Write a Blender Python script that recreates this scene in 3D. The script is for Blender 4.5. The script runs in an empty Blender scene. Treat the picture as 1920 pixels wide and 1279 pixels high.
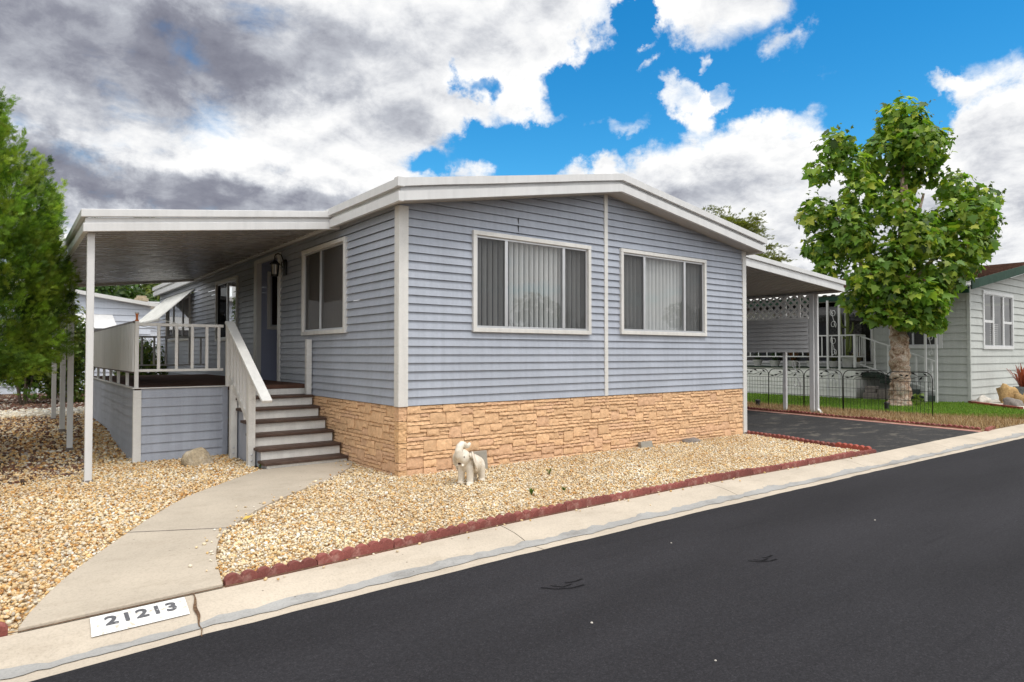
import bpy, bmesh, math, random
import numpy as np
from mathutils import Vector, noise
R = math.radians
random.seed(7)
rng = np.random.default_rng(11)
scene = bpy.context.scene
COL = scene.collection

# ---------------------------------------------------------------- helpers: objects
def empty(name, loc=(0, 0, 0)):
    o = bpy.data.objects.new(name, None)
    COL.objects.link(o)
    o.location = loc
    o.empty_display_size = 0.1
    return o

def tag(o, label=None, cat=None, group=None, kind=None):
    if label: o['label'] = label
    if cat: o['category'] = cat
    if group: o['group'] = group
    if kind: o['kind'] = kind
    return o

def root_loc(p):
    while p.parent: p = p.parent
    return Vector(p.location)

def thing(name, label, cat, loc=(0, 0, 0), group=None):
    return tag(empty(name, loc), label, cat, group)

def copy_tree(o, parent=None):
    c = o.copy()
    COL.objects.link(c)
    c.parent = parent
    for ch in [x for x in bpy.data.objects if x.parent == o]:
        copy_tree(ch, c)
    return c

class MB:
    """collects polygons in world coordinates, then links them as one mesh object"""
    def __init__(s): s.v = []; s.f = []
    def poly(s, pts):
        n = len(s.v); s.v += [tuple(p) for p in pts]; s.f.append(tuple(range(n, n + len(pts))))
    def hexa(s, p):
        n = len(s.v); s.v += [tuple(q) for q in p]
        for f in ((0, 3, 2, 1), (4, 5, 6, 7), (0, 1, 5, 4), (1, 2, 6, 5), (2, 3, 7, 6), (3, 0, 4, 7)):
            s.f.append(tuple(n + i for i in f))
    def box(s, x0, x1, y0, y1, z0, z1):
        x0, x1 = min(x0, x1), max(x0, x1); y0, y1 = min(y0, y1), max(y0, y1); z0, z1 = min(z0, z1), max(z0, z1)
        s.hexa([(x0, y0, z0), (x1, y0, z0), (x1, y1, z0), (x0, y1, z0), (x0, y0, z1), (x1, y0, z1), (x1, y1, z1), (x0, y1, z1)])
        return s
    def bar(s, a, b, w, h, up=(0, 0, 1)):
        a = Vector(a); b = Vector(b); d = (b - a).normalized(); up = Vector(up)
        sx = d.cross(up)
        if sx.length < 1e-4: sx = d.cross(Vector((1, 0, 0)))
        sx.normalize(); sz = sx.cross(d).normalized()
        sx = sx * w / 2; sz = sz * h / 2
        s.hexa([a - sx - sz, a + sx - sz, b + sx - sz, b - sx - sz, a - sx + sz, a + sx + sz, b + sx + sz, b - sx + sz])
        return s
    def prism(s, prof, axis, a, b):
        """closed outline prof (2-D) extruded along an axis: 'x' -> (y,z), 'y' -> (x,z), 'z' -> (x,y)"""
        def P(q, t):
            return {'x': (t, q[0], q[1]), 'y': (q[0], t, q[1]), 'z': (q[0], q[1], t)}[axis]
        n = len(prof); o = len(s.v)
        s.v += [P(q, a) for q in prof] + [P(q, b) for q in prof]
        s.f.append(tuple(o + i for i in range(n))[::-1]); s.f.append(tuple(o + n + i for i in range(n)))
        for i in range(n):
            j = (i + 1) % n
            s.f.append((o + i, o + j, o + n + j, o + n + i))
        return s
    def tube(s, pts, r, n=6, cap=True):
        pts = [Vector(p) for p in pts]; m = len(pts); o = len(s.v)
        rr = r if isinstance(r, (list, tuple)) else [r] * m
        prev = None
        for i, p in enumerate(pts):
            t = (pts[min(i + 1, m - 1)] - pts[max(i - 1, 0)]).normalized()
            if prev is None:
                u = t.cross(Vector((0, 0, 1)))
                if u.length < 1e-3: u = t.cross(Vector((1, 0, 0)))
            else:
                u = prev - t * prev.dot(t)
            u.normalize(); prev = u; w = t.cross(u)
            for k in range(n):
                a = 2 * math.pi * k / n
                s.v.append(tuple(p + (u * math.cos(a) + w * math.sin(a)) * rr[i]))
        for i in range(m - 1):
            for k in range(n):
                k2 = (k + 1) % n
                s.f.append((o + i * n + k, o + i * n + k2, o + (i + 1) * n + k2, o + (i + 1) * n + k))
        if cap:
            s.f.append(tuple(o + k for k in range(n))[::-1]); s.f.append(tuple(o + (m - 1) * n + k for k in range(n)))
        return s
    def lathe(s, c, prof, n=20):
        """prof: (radius, z) pairs from bottom to top round the vertical axis through c"""
        o = len(s.v)
        for r, z in prof:
            for k in range(n):
                a = 2 * math.pi * k / n
                s.v.append((c[0] + r * math.cos(a), c[1] + r * math.sin(a), c[2] + z))
        for i in range(len(prof) - 1):
            for k in range(n):
                k2 = (k + 1) % n
                s.f.append((o + i * n + k, o + i * n + k2, o + (i + 1) * n + k2, o + (i + 1) * n + k))
        s.f.append(tuple(o + k for k in range(n))[::-1]); s.f.append(tuple(o + (len(prof) - 1) * n + k for k in range(n)))
        return s
    def build(s, name, mat, parent=None, bevel=0, smooth=False, loc=None):
        off = root_loc(parent) if parent else Vector(loc or (0, 0, 0))
        me = bpy.data.meshes.new(name)
        me.from_pydata([(x - off.x, y - off.y, z - off.z) for x, y, z in s.v], [], s.f)
        me.validate(); me.update()
        o = bpy.data.objects.new(name, me); COL.objects.link(o)
        me.materials.append(mat)
        if parent: o.parent = parent
        elif loc: o.location = loc
        if smooth: me.polygons.foreach_set('use_smooth', [True] * len(me.polygons))
        if bevel:
            b = o.modifiers.new('bevel', 'BEVEL'); b.width = bevel; b.segments = 2; b.limit_method = 'ANGLE'; b.angle_limit = R(40)
        return o

def np_mesh(name, V, F, mat, parent=None, colors=None, smooth=False):
    """V (N,3) world, F (M,k) same-size faces, colors (N,3) on points"""
    off = root_loc(parent) if parent else Vector((0, 0, 0))
    V = np.asarray(V, np.float32) - np.array(off, np.float32)
    F = np.asarray(F, np.int32); M, k = F.shape
    me = bpy.data.meshes.new(name)
    me.vertices.add(len(V)); me.vertices.foreach_set('co', V.ravel())
    me.loops.add(M * k); me.loops.foreach_set('vertex_index', F.ravel())
    me.polygons.add(M); me.polygons.foreach_set('loop_start', np.arange(0, M * k, k, dtype=np.int32))
    try: me.polygons.foreach_set('loop_total', np.full(M, k, np.int32))
    except Exception: pass
    if smooth: me.polygons.foreach_set('use_smooth', np.ones(M, bool))
    if colors is not None:
        at = me.color_attributes.new('Col', 'FLOAT_COLOR', 'POINT')
        c4 = np.ones((len(V), 4), np.float32); c4[:, :3] = colors
        at.data.foreach_set('color', c4.ravel())
    me.update(calc_edges=True); me.validate()
    me.materials.append(mat)
    o = bpy.data.objects.new(name, me); COL.objects.link(o)
    if parent: o.parent = parent
    return o

# ---------------------------------------------------------------- helpers: materials
def nt_new(name):
    m = bpy.data.materials.new(name); m.use_nodes = True
    nt = m.node_tree; nt.nodes.clear()
    out = nt.nodes.new('ShaderNodeOutputMaterial')
    return m, nt, out

def N(nt, typ, **kw):
    n = nt.nodes.new(typ)
    for k, v in kw.items():
        if k.startswith('i_'): n.inputs[k[2:].replace('_', ' ')].default_value = v
        else: setattr(n, k, v)
    return n

def L(nt, a, b): nt.links.new(a, b)

def ramp(nt, fac, stops, interp='LINEAR'):
    r = nt.nodes.new('ShaderNodeValToRGB'); r.color_ramp.interpolation = interp
    el = r.color_ramp.elements
    while len(el) < len(stops): el.new(0.5)
    for e, (p, c) in zip(el, stops):
        e.position = p; e.color = (c, c, c, 1) if isinstance(c, (int, float)) else (*c, 1)
    L(nt, fac, r.inputs[0])
    return r.outputs[0]

def mixc(nt, fac, a, b, mode='MIX'):
    m = nt.nodes.new('ShaderNodeMix'); m.data_type = 'RGBA'; m.blend_type = mode
    for s, v in ((m.inputs[0], fac), (m.inputs[6], a), (m.inputs[7], b)):
        if hasattr(v, 'is_linked'): L(nt, v, s)
        elif isinstance(v, (int, float)): s.default_value = v if s.type == 'VALUE' else (v, v, v, 1)
        else: s.default_value = (*v, 1)
    return m.outputs[2]

def math_(nt, op, a, b=None, c=None, clamp=False):
    m = nt.nodes.new('ShaderNodeMath'); m.operation = op; m.use_clamp = clamp
    for s, v in zip(m.inputs, (a, b, c)):
        if v is None: continue
        if hasattr(v, 'is_linked'): L(nt, v, s)
        else: s.default_value = v
    return m.outputs[0]

def noise_(nt, vec, scale, detail=4, rough=.55, dist=0):
    n = N(nt, 'ShaderNodeTexNoise'); n.inputs['Scale'].default_value = scale; n.inputs['Detail'].default_value = detail
    n.inputs['Roughness'].default_value = rough; n.inputs['Distortion'].default_value = dist
    if vec is not None: L(nt, vec, n.inputs['Vector'])
    return n.outputs[0]

def mapping(nt, vec, scale=(1, 1, 1), loc=(0, 0, 0), rot=(0, 0, 0)):
    m = N(nt, 'ShaderNodeMapping'); m.inputs['Scale'].default_value = scale; m.inputs['Location'].default_value = loc; m.inputs['Rotation'].default_value = rot
    L(nt, vec, m.inputs['Vector']); return m.outputs[0]

def obj_co(nt): return N(nt, 'ShaderNodeTexCoord').outputs['Object']

def surf(name, col, rough=.6, var=.12, scale=3, streak=0, fine=0, fscale=90, bump=0, bscale=80, spec=.4, metal=0, col2=None, c2=(.55, .7), c2scale=2.5, bdist=.004, objvar=0):
    """a surface of one colour with large soft wear, vertical streaks, fine grain and a second colour in patches"""
    m, nt, out = nt_new(name)
    b = N(nt, 'ShaderNodeBsdfPrincipled'); L(nt, b.outputs[0], out.inputs[0])
    b.inputs['Roughness'].default_value = rough; b.inputs['Metallic'].default_value = metal
    b.inputs['Specular IOR Level'].default_value = spec
    co = obj_co(nt)
    c = tuple(col)
    n1 = noise_(nt, co, scale, 5, .6)
    f = ramp(nt, n1, [(.3, 1 - var), (.7, 1 + var * .4)])
    cc = mixc(nt, 1, c, f, 'MULTIPLY')
    if streak:
        n2 = noise_(nt, mapping(nt, co, (14, 14, .7)), 1, 4, .6)
        cc = mixc(nt, 1, cc, ramp(nt, n2, [(.4, 1), (.75, 1 - streak)]), 'MULTIPLY')
    if col2 is not None:
        n3 = noise_(nt, co, c2scale, 7, .65)
        cc = mixc(nt, ramp(nt, n3, [(c2[0], 0), (c2[1], 1)]), cc, tuple(col2))
    if fine:
        n4 = noise_(nt, co, fscale, 3, .7)
        cc = mixc(nt, 1, cc, ramp(nt, n4, [(.3, 1 - fine), (.7, 1 + fine * .5)]), 'MULTIPLY')
    if objvar:
        oi = N(nt, 'ShaderNodeObjectInfo')
        cc = mixc(nt, 1, cc, ramp(nt, oi.outputs['Random'], [(0, 1 - objvar), (1, 1 + objvar)]), 'MULTIPLY')
    L(nt, cc, b.inputs['Base Color'])
    if bump:
        bp = N(nt, 'ShaderNodeBump'); bp.inputs['Strength'].default_value = bump; bp.inputs['Distance'].default_value = bdist
        L(nt, noise_(nt, co, bscale, 5, .6), bp.inputs['Height']); L(nt, bp.outputs[0], b.inputs['Normal'])
    rr = noise_(nt, co, scale * 3, 3, .5)
    L(nt, math_(nt, 'ADD', math_(nt, 'MULTIPLY', math_(nt, 'SUBTRACT', rr, .5), .25), rough, clamp=True), b.inputs['Roughness'])
    return m

def leafmat(name, rough=.45, trans=.45, spec=.35, gain=1.0):
    """leaves coloured by the colour each leaf carries, some light passing through"""
    m, nt, out = nt_new(name)
    at = N(nt, 'ShaderNodeAttribute', attribute_name='Col')
    col = mixc(nt, 1, at.outputs['Color'], (gain, gain, gain), 'MULTIPLY')
    b = N(nt, 'ShaderNodeBsdfPrincipled'); b.inputs['Roughness'].default_value = rough; b.inputs['Specular IOR Level'].default_value = spec
    L(nt, col, b.inputs['Base Color'])
    t = N(nt, 'ShaderNodeBsdfTranslucent')
    L(nt, mixc(nt, 1, col, (1.15, 1.25, .6), 'MULTIPLY'), t.inputs['Color'])
    mx = N(nt, 'ShaderNodeMixShader'); mx.inputs[0].default_value = trans
    L(nt, b.outputs[0], mx.inputs[1]); L(nt, t.outputs[0], mx.inputs[2]); L(nt, mx.outputs[0], out.inputs[0])
    return m

def colmat(name, rough=.8, spec=.2, fine=.25, fscale=120, bump=.3):
    """stones, chips and straw coloured by the colour each piece carries"""
    m, nt, out = nt_new(name)
    at = N(nt, 'ShaderNodeAttribute', attribute_name='Col')
    b = N(nt, 'ShaderNodeBsdfPrincipled'); b.inputs['Roughness'].default_value = rough; b.inputs['Specular IOR Level'].default_value = spec
    co = obj_co(nt)
    n = noise_(nt, co, fscale, 3, .7)
    L(nt, mixc(nt, 1, at.outputs['Color'], ramp(nt, n, [(.3, 1 - fine), (.7, 1 + fine * .4)]), 'MULTIPLY'), b.inputs['Base Color'])
    if bump:
        bp = N(nt, 'ShaderNodeBump'); bp.inputs['Strength'].default_value = bump; bp.inputs['Distance'].default_value = .004
        L(nt, n, bp.inputs['Height']); L(nt, bp.outputs[0], b.inputs['Normal'])
    L(nt, b.outputs[0], out.inputs[0])
    return m

def glassmat(name, tint=(.75, .78, .8), ior=1.5, boost=1.0):
    m, nt, out = nt_new(name)
    t = N(nt, 'ShaderNodeBsdfTransparent'); t.inputs[0].default_value = (*tint, 1)
    g = N(nt, 'ShaderNodeBsdfGlossy'); g.inputs['Roughness'].default_value = .02; g.inputs[0].default_value = (1, 1, 1, 1)
    lw = N(nt, 'ShaderNodeLayerWeight'); lw.inputs[0].default_value = .5
    fr_ = math_(nt, 'ADD', math_(nt, 'MULTIPLY', math_(nt, 'POWER', lw.outputs['Facing'], 5), .95), .05)
    co = obj_co(nt)
    bp = N(nt, 'ShaderNodeBump'); bp.inputs['Strength'].default_value = .08; bp.inputs['Distance'].default_value = .01
    L(nt, noise_(nt, co, 2.2, 2, .5), bp.inputs['Height']); L(nt, bp.outputs[0], g.inputs['Normal'])
    mx = N(nt, 'ShaderNodeMixShader'); L(nt, math_(nt, 'MULTIPLY', fr_, boost, clamp=True), mx.inputs[0])
    L(nt, t.outputs[0], mx.inputs[1]); L(nt, g.outputs[0], mx.inputs[2]); L(nt, mx.outputs[0], out.inputs[0])
    return m

def screenmat(name, col=(.03, .03, .032), cover=.5):
    m, nt, out = nt_new(name)
    t = N(nt, 'ShaderNodeBsdfTransparent')
    d = N(nt, 'ShaderNodeBsdfDiffuse'); d.inputs[0].default_value = (*col, 1)
    mx = N(nt, 'ShaderNodeMixShader'); mx.inputs[0].default_value = cover
    L(nt, t.outputs[0], mx.inputs[1]); L(nt, d.outputs[0], mx.inputs[2]); L(nt, mx.outputs[0], out.inputs[0])
    return m

M = {}
M['siding'] = surf('blue_grey_siding', (.385, .418, .485), .45, .12, 1.3, streak=.12, fine=.05, fscale=40, bump=.05, bscale=6, spec=.25, bdist=.01)
M['deckside'] = surf('blue_grey_board', (.37, .40, .47), .55, .12, 2, streak=.14, fine=.08, bump=.1, bscale=20)
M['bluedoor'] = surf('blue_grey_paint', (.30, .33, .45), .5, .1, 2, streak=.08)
M['white'] = surf('white_paint', (.68, .675, .655), .45, .08, 2.5, streak=.12, fine=.06, fscale=60, bump=.04)
M['white2'] = surf('white_metal', (.66, .665, .67), .35, .07, 2, streak=.10, fine=.03, spec=.5)
M['riser'] = surf('worn_white_board', (.70, .69, .66), .6, .14, 5, streak=.12, fine=.1, col2=(.45, .43, .40), c2=(.62, .8), c2scale=5)
M['tread'] = surf('brown_deck_board', (.075, .042, .030), .6, .3, 6, fine=.35, fscale=140, bump=.3, bscale=120, col2=(.11, .075, .055), c2=(.5, .8), c2scale=8)
M['carpet'] = surf('brown_outdoor_carpet', (.12, .065, .048), .9, .2, 3, fine=.4, fscale=200, bump=.5, bscale=300, spec=.1)
M['alu'] = surf('aluminium', (.55, .56, .58), .35, .08, 6, fine=.04, metal=.55)
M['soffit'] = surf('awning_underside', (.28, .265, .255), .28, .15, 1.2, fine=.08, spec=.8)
M['soffit_grey'] = surf('soffit_board', (.40, .39, .38), .5, .12, 2, fine=.05)
M['blind'] = surf('vertical_blind', (.58, .58, .57), .7, .06, 4, fine=.04)
M['curtain'] = surf('taupe_curtain', (.28, .255, .24), .8, .1, 4, fine=.1)
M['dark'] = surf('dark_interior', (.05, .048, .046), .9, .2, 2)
M['wood_dark'] = surf('dark_red_wood', (.06, .022, .015), .45, .25, 5, streak=.3)
M['black'] = surf('black_metal', (.012, .012, .013), .45, .2, 12, spec=.5)
M['wire'] = surf('black_wire', (.014, .014, .014), .55, .2, 12)
M['amber'] = surf('lamp_glass', (.30, .27, .22), .15, .1, 10, spec=.6)
M['glass'] = glassmat('window_glass', (.88, .90, .91), 1.5, 1.6)
M['glassdark'] = glassmat('grey_window_glass', (.60, .60, .60), 1.5, 1.0)
M['screen'] = screenmat('insect_screen', (.06, .06, .062), .46)
M['shingle'] = surf('brown_shingle', (.13, .065, .045), .9, .3, 2, fine=.45, fscale=14, bump=.8, bscale=20, bdist=.02)
M['greyroof'] = surf('grey_shingle', (.42, .42, .43), .9, .2, 2, fine=.3, fscale=10)
M['metalroof'] = surf('white_roof_coating', (.68, .68, .67), .6, .15, 1.5, fine=.1, col2=(.48, .47, .45), c2=(.6, .8))
M['green'] = surf('dark_green_fascia', (.022, .058, .040), .6, .2, 3, streak=.15, spec=.12)
M['greensteps'] = surf('dark_green_carpet', (.028, .045, .035), .9, .2, 4, fine=.3, fscale=150)
M['greysiding'] = surf('pale_grey_siding', (.50, .52, .50), .55, .1, 1.4, streak=.10, fine=.07, fscale=30, bump=.08, bscale=20)
M['whitesiding'] = surf('white_blue_siding', (.58, .62, .70), .55, .08, 1.2, streak=.08)
M['paleskirt'] = surf('white_skirt_board', (.80, .80, .77), .55, .1, 2, streak=.14, fine=.05)
M['scallop'] = surf('red_concrete_edging', (.24, .072, .060), .85, .22, 9, fine=.3, fscale=130, bump=.5, bscale=120, col2=(.38, .20, .165), c2=(.54, .72), c2scale=11, objvar=.22)
M['scallop_new'] = surf('bright_red_concrete_edging', (.36, .085, .06), .85, .18, 9, fine=.25, fscale=130, bump=.4, bscale=120)
M['brick'] = surf('red_brick', (.30, .065, .04), .85, .25, 8, fine=.3, fscale=60, bump=.4, objvar=.25)
M['block'] = surf('grey_concrete_block', (.33, .31, .27), .9, .15, 7, fine=.25, fscale=140, bump=.5, bscale=140)
M['rock_tan'] = surf('tan_rock', (.42, .34, .23), .9, .3, 5, fine=.3, fscale=40, bump=.9, bscale=18, col2=(.52, .47, .40), c2=(.5, .75), c2scale=7, bdist=.02)
M['rock_gold'] = surf('golden_rock', (.52, .34, .15), .9, .35, 4, fine=.3, fscale=30, bump=1, bscale=12, col2=(.30, .17, .07), c2=(.52, .7), c2scale=5, bdist=.03)
M['rock_white'] = surf('white_rock', (.62, .58, .52), .9, .25, 6, fine=.2, fscale=40, bump=1, bscale=15, bdist=.02)
M['rock_grey'] = surf('grey_rock', (.24, .21, .19), .9, .3, 5, fine=.3, fscale=30, bump=1, bscale=12, bdist=.02)
M['ceramic'] = surf('weathered_white_ceramic', (.74, .68, .58), .3, .12, 10, fine=.08, fscale=60, spec=.5, col2=(.55, .42, .27), c2=(.56, .74), c2scale=9, bump=.1, bscale=40)
M['mortar'] = surf('dark_mortar', (.52, .33, .17), .95, .2, 8)
M['joint_dirt'] = surf('brown_joint_dirt', (.12, .065, .035), .95, .35, 12, fine=.4, fscale=90, col2=(.22, .15, .08), c2=(.5, .7), c2scale=25)
M['scuff'] = screenmat('tyre_rubber_mark', (.010, .010, .011), .5)
M['bright_white'] = surf('lifted_lattice_white', (.84, .84, .83), .5, .05, 3)  # lattice white raised to offset the shade it stands in
M['terra'] = surf('terracotta', (.36, .13, .05), .8, .2, 7, fine=.2)
M['potgrey'] = surf('grey_pot', (.16, .18, .19), .6, .2, 6)
M['potwhite'] = surf('white_pot', (.58, .58, .56), .6, .2, 6, fine=.15, col2=(.40, .37, .33), c2=(.6, .8), c2scale=12)
M['cactus'] = surf('cactus_skin', (.16, .20, .055), .6, .2, 10, fine=.2, fscale=60)
M['bark'] = surf('grey_brown_bark', (.13, .10, .075), .95, .3, 8, fine=.4, fscale=50, bump=1, bscale=30, bdist=.02)
M['digits'] = surf('worn_black_stencil', (.10, .10, .11), .8, .2, 9, fine=.2, col2=(.66, .66, .66), c2=(.60, .68), c2scale=30)
M['plate'] = surf('white_street_paint', (.76, .76, .76), .7, .08, 12, fine=.1, fscale=90, col2=(.50, .45, .37), c2=(.54, .62), c2scale=24)
M['rust'] = surf('orange_plastic', (.55, .17, .05), .5, .2, 9)
M['yellow'] = surf('yellow_dry_leaf', (.62, .43, .10), .7, .2, 20)
M['pink'] = surf('pink_painted_concrete', (.50, .25, .21), .85, .2, 5, fine=.2, fscale=90, col2=(.46, .36, .30), c2=(.55, .75), c2scale=6)
M['leaf'] = leafmat('plane_leaf', .42, .42)
M['needle'] = leafmat('conifer_spray', .6, .35, .25)
M['bushleaf'] = leafmat('bush_leaf', .5, .35)
M['grass'] = leafmat('grass_blade', .6, .35, .2)
M['pebble'] = colmat('crushed_stone', .75, .3, .22, 160, .4)
M['straw'] = colmat('dry_straw', .9, .1, .2, 60, 0)

M['screen_dense'] = screenmat('dense_insect_screen', (.10, .095, .09), .55)
M['open_pane_dark'] = screenmat('dark_open_pane_sheet', (.008, .008, .008), .82)  # near-black sheet painting the darkness of an open pane
# sycamore bark: flaking patches of cream, tan and grey
def bark_plane():
    m, nt, out = nt_new('flaking_plane_bark')
    b = N(nt, 'ShaderNodeBsdfPrincipled'); L(nt, b.outputs[0], out.inputs[0]); b.inputs['Roughness'].default_value = .9
    b.inputs['Specular IOR Level'].default_value = .15
    co = obj_co(nt)
    n1 = noise_(nt, co, 7, 8, .7, .6)
    c = ramp(nt, n1, [(.30, (.12, .07, .045)), (.42, (.34, .22, .15)), (.52, (.52, .40, .31)), (.62, (.60, .52, .44)), (.75, (.42, .37, .32))])
    n2 = noise_(nt, co, 34, 6, .7, .4)
    c = mixc(nt, 1, c, ramp(nt, n2, [(.3, .45), (.6, 1.1)]), 'MULTIPLY')
    L(nt, c, b.inputs['Base Color'])
    bp = N(nt, 'ShaderNodeBump'); bp.inputs['Strength'].default_value = 1; bp.inputs['Distance'].default_value = .03
    L(nt, noise_(nt, co, 22, 7, .7, .5), bp.inputs['Height']); L(nt, bp.outputs[0], b.inputs['Normal'])
    return m
M['planebark'] = bark_plane()

def stone_mat():
    m, nt, out = nt_new('tan_cast_stone')
    b = N(nt, 'ShaderNodeBsdfPrincipled'); L(nt, b.outputs[0], out.inputs[0]); b.inputs['Roughness'].default_value = .85
    b.inputs['Specular IOR Level'].default_value = .2
    co = obj_co(nt); at = N(nt, 'ShaderNodeAttribute', attribute_name='Col')
    n = noise_(nt, co, 24, 6, .65)
    c = mixc(nt, 1, at.outputs['Color'], ramp(nt, n, [(.25, .74), (.75, 1.1)]), 'MULTIPLY')
    L(nt, c, b.inputs['Base Color'])
    bp = N(nt, 'ShaderNodeBump'); bp.inputs['Strength'].default_value = .8; bp.inputs['Distance'].default_value = .014
    L(nt, noise_(nt, co, 32, 6, .65, .4), bp.inputs['Height']); L(nt, bp.outputs[0], b.inputs['Normal'])
    return m
M['stone'] = stone_mat()

def asphalt_mat(name, base, patches=False):
    m, nt, out = nt_new(name)
    b = N(nt, 'ShaderNodeBsdfPrincipled'); L(nt, b.outputs[0], out.inputs[0]); b.inputs['Roughness'].default_value = .85
    b.inputs['Specular IOR Level'].default_value = .10
    co = obj_co(nt)
    big = ramp(nt, noise_(nt, mapping(nt, co, (.25, 1, 1)), .9, 5, .55), [(.28, .72), (.72, 1.22)])
    vo = N(nt, 'ShaderNodeTexVoronoi'); vo.inputs['Scale'].default_value = 150; L(nt, co, vo.inputs['Vector'])
    vs_ = N(nt, 'ShaderNodeSeparateColor'); L(nt, vo.outputs['Color'], vs_.inputs[0])
    agg = ramp(nt, vs_.outputs[0], [(0, .78), (.55, .98), (.88, 1.12), (.98, 1.5)])
    fine = mixc(nt, 1, agg, ramp(nt, noise_(nt, co, 45, 4, .8), [(.25, .72), (.5, 1), (.78, 1.32)]), 'MULTIPLY')
    c = mixc(nt, 1, base, big, 'MULTIPLY'); c = mixc(nt, 1, c, fine, 'MULTIPLY')
    if patches:
        p = noise_(nt, mapping(nt, co, (1.7, 3.2, 1), rot=(0, 0, .5)), 1.1, 9, .72)
        c = mixc(nt, ramp(nt, p, [(.53, 0), (.68, .85)]), c, (.17, .155, .13))
    else:
        # faint scuffs drawn along the street, and pale grit
        s = noise_(nt, mapping(nt, co, (.5, 16, 1), rot=(0, 0, .06)), 1, 6, .7)
        c = mixc(nt, ramp(nt, s, [(.56, 0), (.76, .75)]), c, (.017, .017, .020))
        g = noise_(nt, mapping(nt, co, (6, 50, 1)), 1, 4, .7)
        c = mixc(nt, ramp(nt, g, [(.70, 0), (.78, .5)]), c, (.15, .14, .12))
    L(nt, c, b.inputs['Base Color'])
    bp = N(nt, 'ShaderNodeBump'); bp.inputs['Strength'].default_value = .6; bp.inputs['Distance'].default_value = .005
    L(nt, noise_(nt, co, 170, 4, .8), bp.inputs['Height']); L(nt, bp.outputs[0], b.inputs['Normal'])
    return m
M['asphalt'] = asphalt_mat('new_asphalt', (.0275, .0268, .0305))
M['drive'] = asphalt_mat('old_asphalt', (.045, .044, .045), True)

def concrete_mat(name, base, stain=(.30, .25, .19), amount=.5):
    m, nt, out = nt_new(name)
    b = N(nt, 'ShaderNodeBsdfPrincipled'); L(nt, b.outputs[0], out.inputs[0]); b.inputs['Roughness'].default_value = .85
    b.inputs['Specular IOR Level'].default_value = .25
    co = obj_co(nt)
    c = mixc(nt, 1, base, ramp(nt, noise_(nt, co, 1.1, 6, .6), [(.28, .84), (.72, 1.08)]), 'MULTIPLY')
    c = mixc(nt, ramp(nt, noise_(nt, mapping(nt, co, (1, 1.8, 1)), 2.6, 8, .7), [(.50, 0), (.78, amount)]), c, stain)
    c = mixc(nt, ramp(nt, noise_(nt, mapping(nt, co, (.7, 5, 1), rot=(0, 0, .4)), 3.1, 9, .75), [(.60, 0), (.74, amount * .7)]), c, tuple(.8 * q for q in stain))
    c = mixc(nt, 1, c, ramp(nt, noise_(nt, co, 70, 4, .75), [(.22, .74), (.5, 1.0), (.8, 1.10)]), 'MULTIPLY')
    v = N(nt, 'ShaderNodeTexVoronoi'); v.inputs['Scale'].default_value = 7; v.inputs['Randomness'].default_value = 1; L(nt, co, v.inputs['Vector'])
    c = mixc(nt, ramp(nt, v.outputs['Distance'], [(.035, .7), (.055, 0)]), c, (.10, .085, .07))
    L(nt, c, b.inputs['Base Color'])
    bp = N(nt, 'ShaderNodeBump'); bp.inputs['Strength'].default_value = .35; bp.inputs['Distance'].default_value = .004
    L(nt, noise_(nt, co, 90, 5, .7), bp.inputs['Height']); L(nt, bp.outputs[0], b.inputs['Normal'])
    return m
M['path'] = concrete_mat('walk_concrete', (.46, .40, .325))
M['kerb'] = concrete_mat('kerb_concrete', (.50, .435, .355))
M['repair'] = concrete_mat('grey_patch_concrete', (.34, .335, .325), (.17, .16, .15), .9)

def ground_gravel_mat():
    m, nt, out = nt_new('gravel_bed')
    b = N(nt, 'ShaderNodeBsdfPrincipled'); L(nt, b.outputs[0], out.inputs[0]); b.inputs['Roughness'].default_value = .9
    co = obj_co(nt)
    v = N(nt, 'ShaderNodeTexVoronoi'); v.inputs['Scale'].default_value = 42; L(nt, co, v.inputs['Vector'])
    rnd = N(nt, 'ShaderNodeSeparateColor'); L(nt, v.outputs['Color'], rnd.inputs[0])
    c = ramp(nt, rnd.outputs[0], [(0, (.66, .54, .37)), (.3, (.60, .42, .22)), (.5, (.68, .60, .47)), (.7, (.52, .32, .14)), (.9, (.62, .50, .35))], 'CONSTANT')
    d = ramp(nt, v.outputs['Distance'], [(.25, 1), (.75, .6)])
    c = mixc(nt, 1, c, d, 'MULTIPLY')
    L(nt, c, b.inputs['Base Color'])
    bp = N(nt, 'ShaderNodeBump'); bp.inputs['Strength'].default_value = .8; bp.inputs['Distance'].default_value = .012; bp.invert = True
    L(nt, v.outputs['Distance'], bp.inputs['Height']); L(nt, bp.outputs[0], b.inputs['Normal'])
    return m
M['gravelbed'] = ground_gravel_mat()
M['soil'] = surf('brown_soil', (.13, .085, .055), .95, .3, 1.5, fine=.4, fscale=30, bump=.8, bscale=30, col2=(.20, .14, .09), c2=(.5, .75), c2scale=.8)
M['turf'] = surf('turf_soil', (.10, .13, .03), .95, .3, 2, fine=.4, fscale=40)
M['strawbed'] = surf('straw_bed', (.30, .20, .10), .95, .35, 3, fine=.45, fscale=45, bump=.8, bscale=50, col2=(.42, .33, .22), c2=(.5, .7), c2scale=6)

# ---------------------------------------------------------------- setting
def hgt(x, y):
    """the yard rises a little towards the back on the porch side"""
    t = min(max((y - 3.4) / 3.4, 0), 1); t = t * t * (3 - 2 * t)
    s = min(max((-x - 1.6) / .5, 0), 1)
    return .19 * t * s + .012 * noise.noise((x * .9, y * .9, 3.1))

def sheet(name, poly, z, mat, thick=.05, kind='structure'):
    mb = MB(); mb.prism([(p[0], p[1]) for p in poly], 'z', z - thick, z)
    return tag(mb.build(name, mat), kind=kind)

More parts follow.
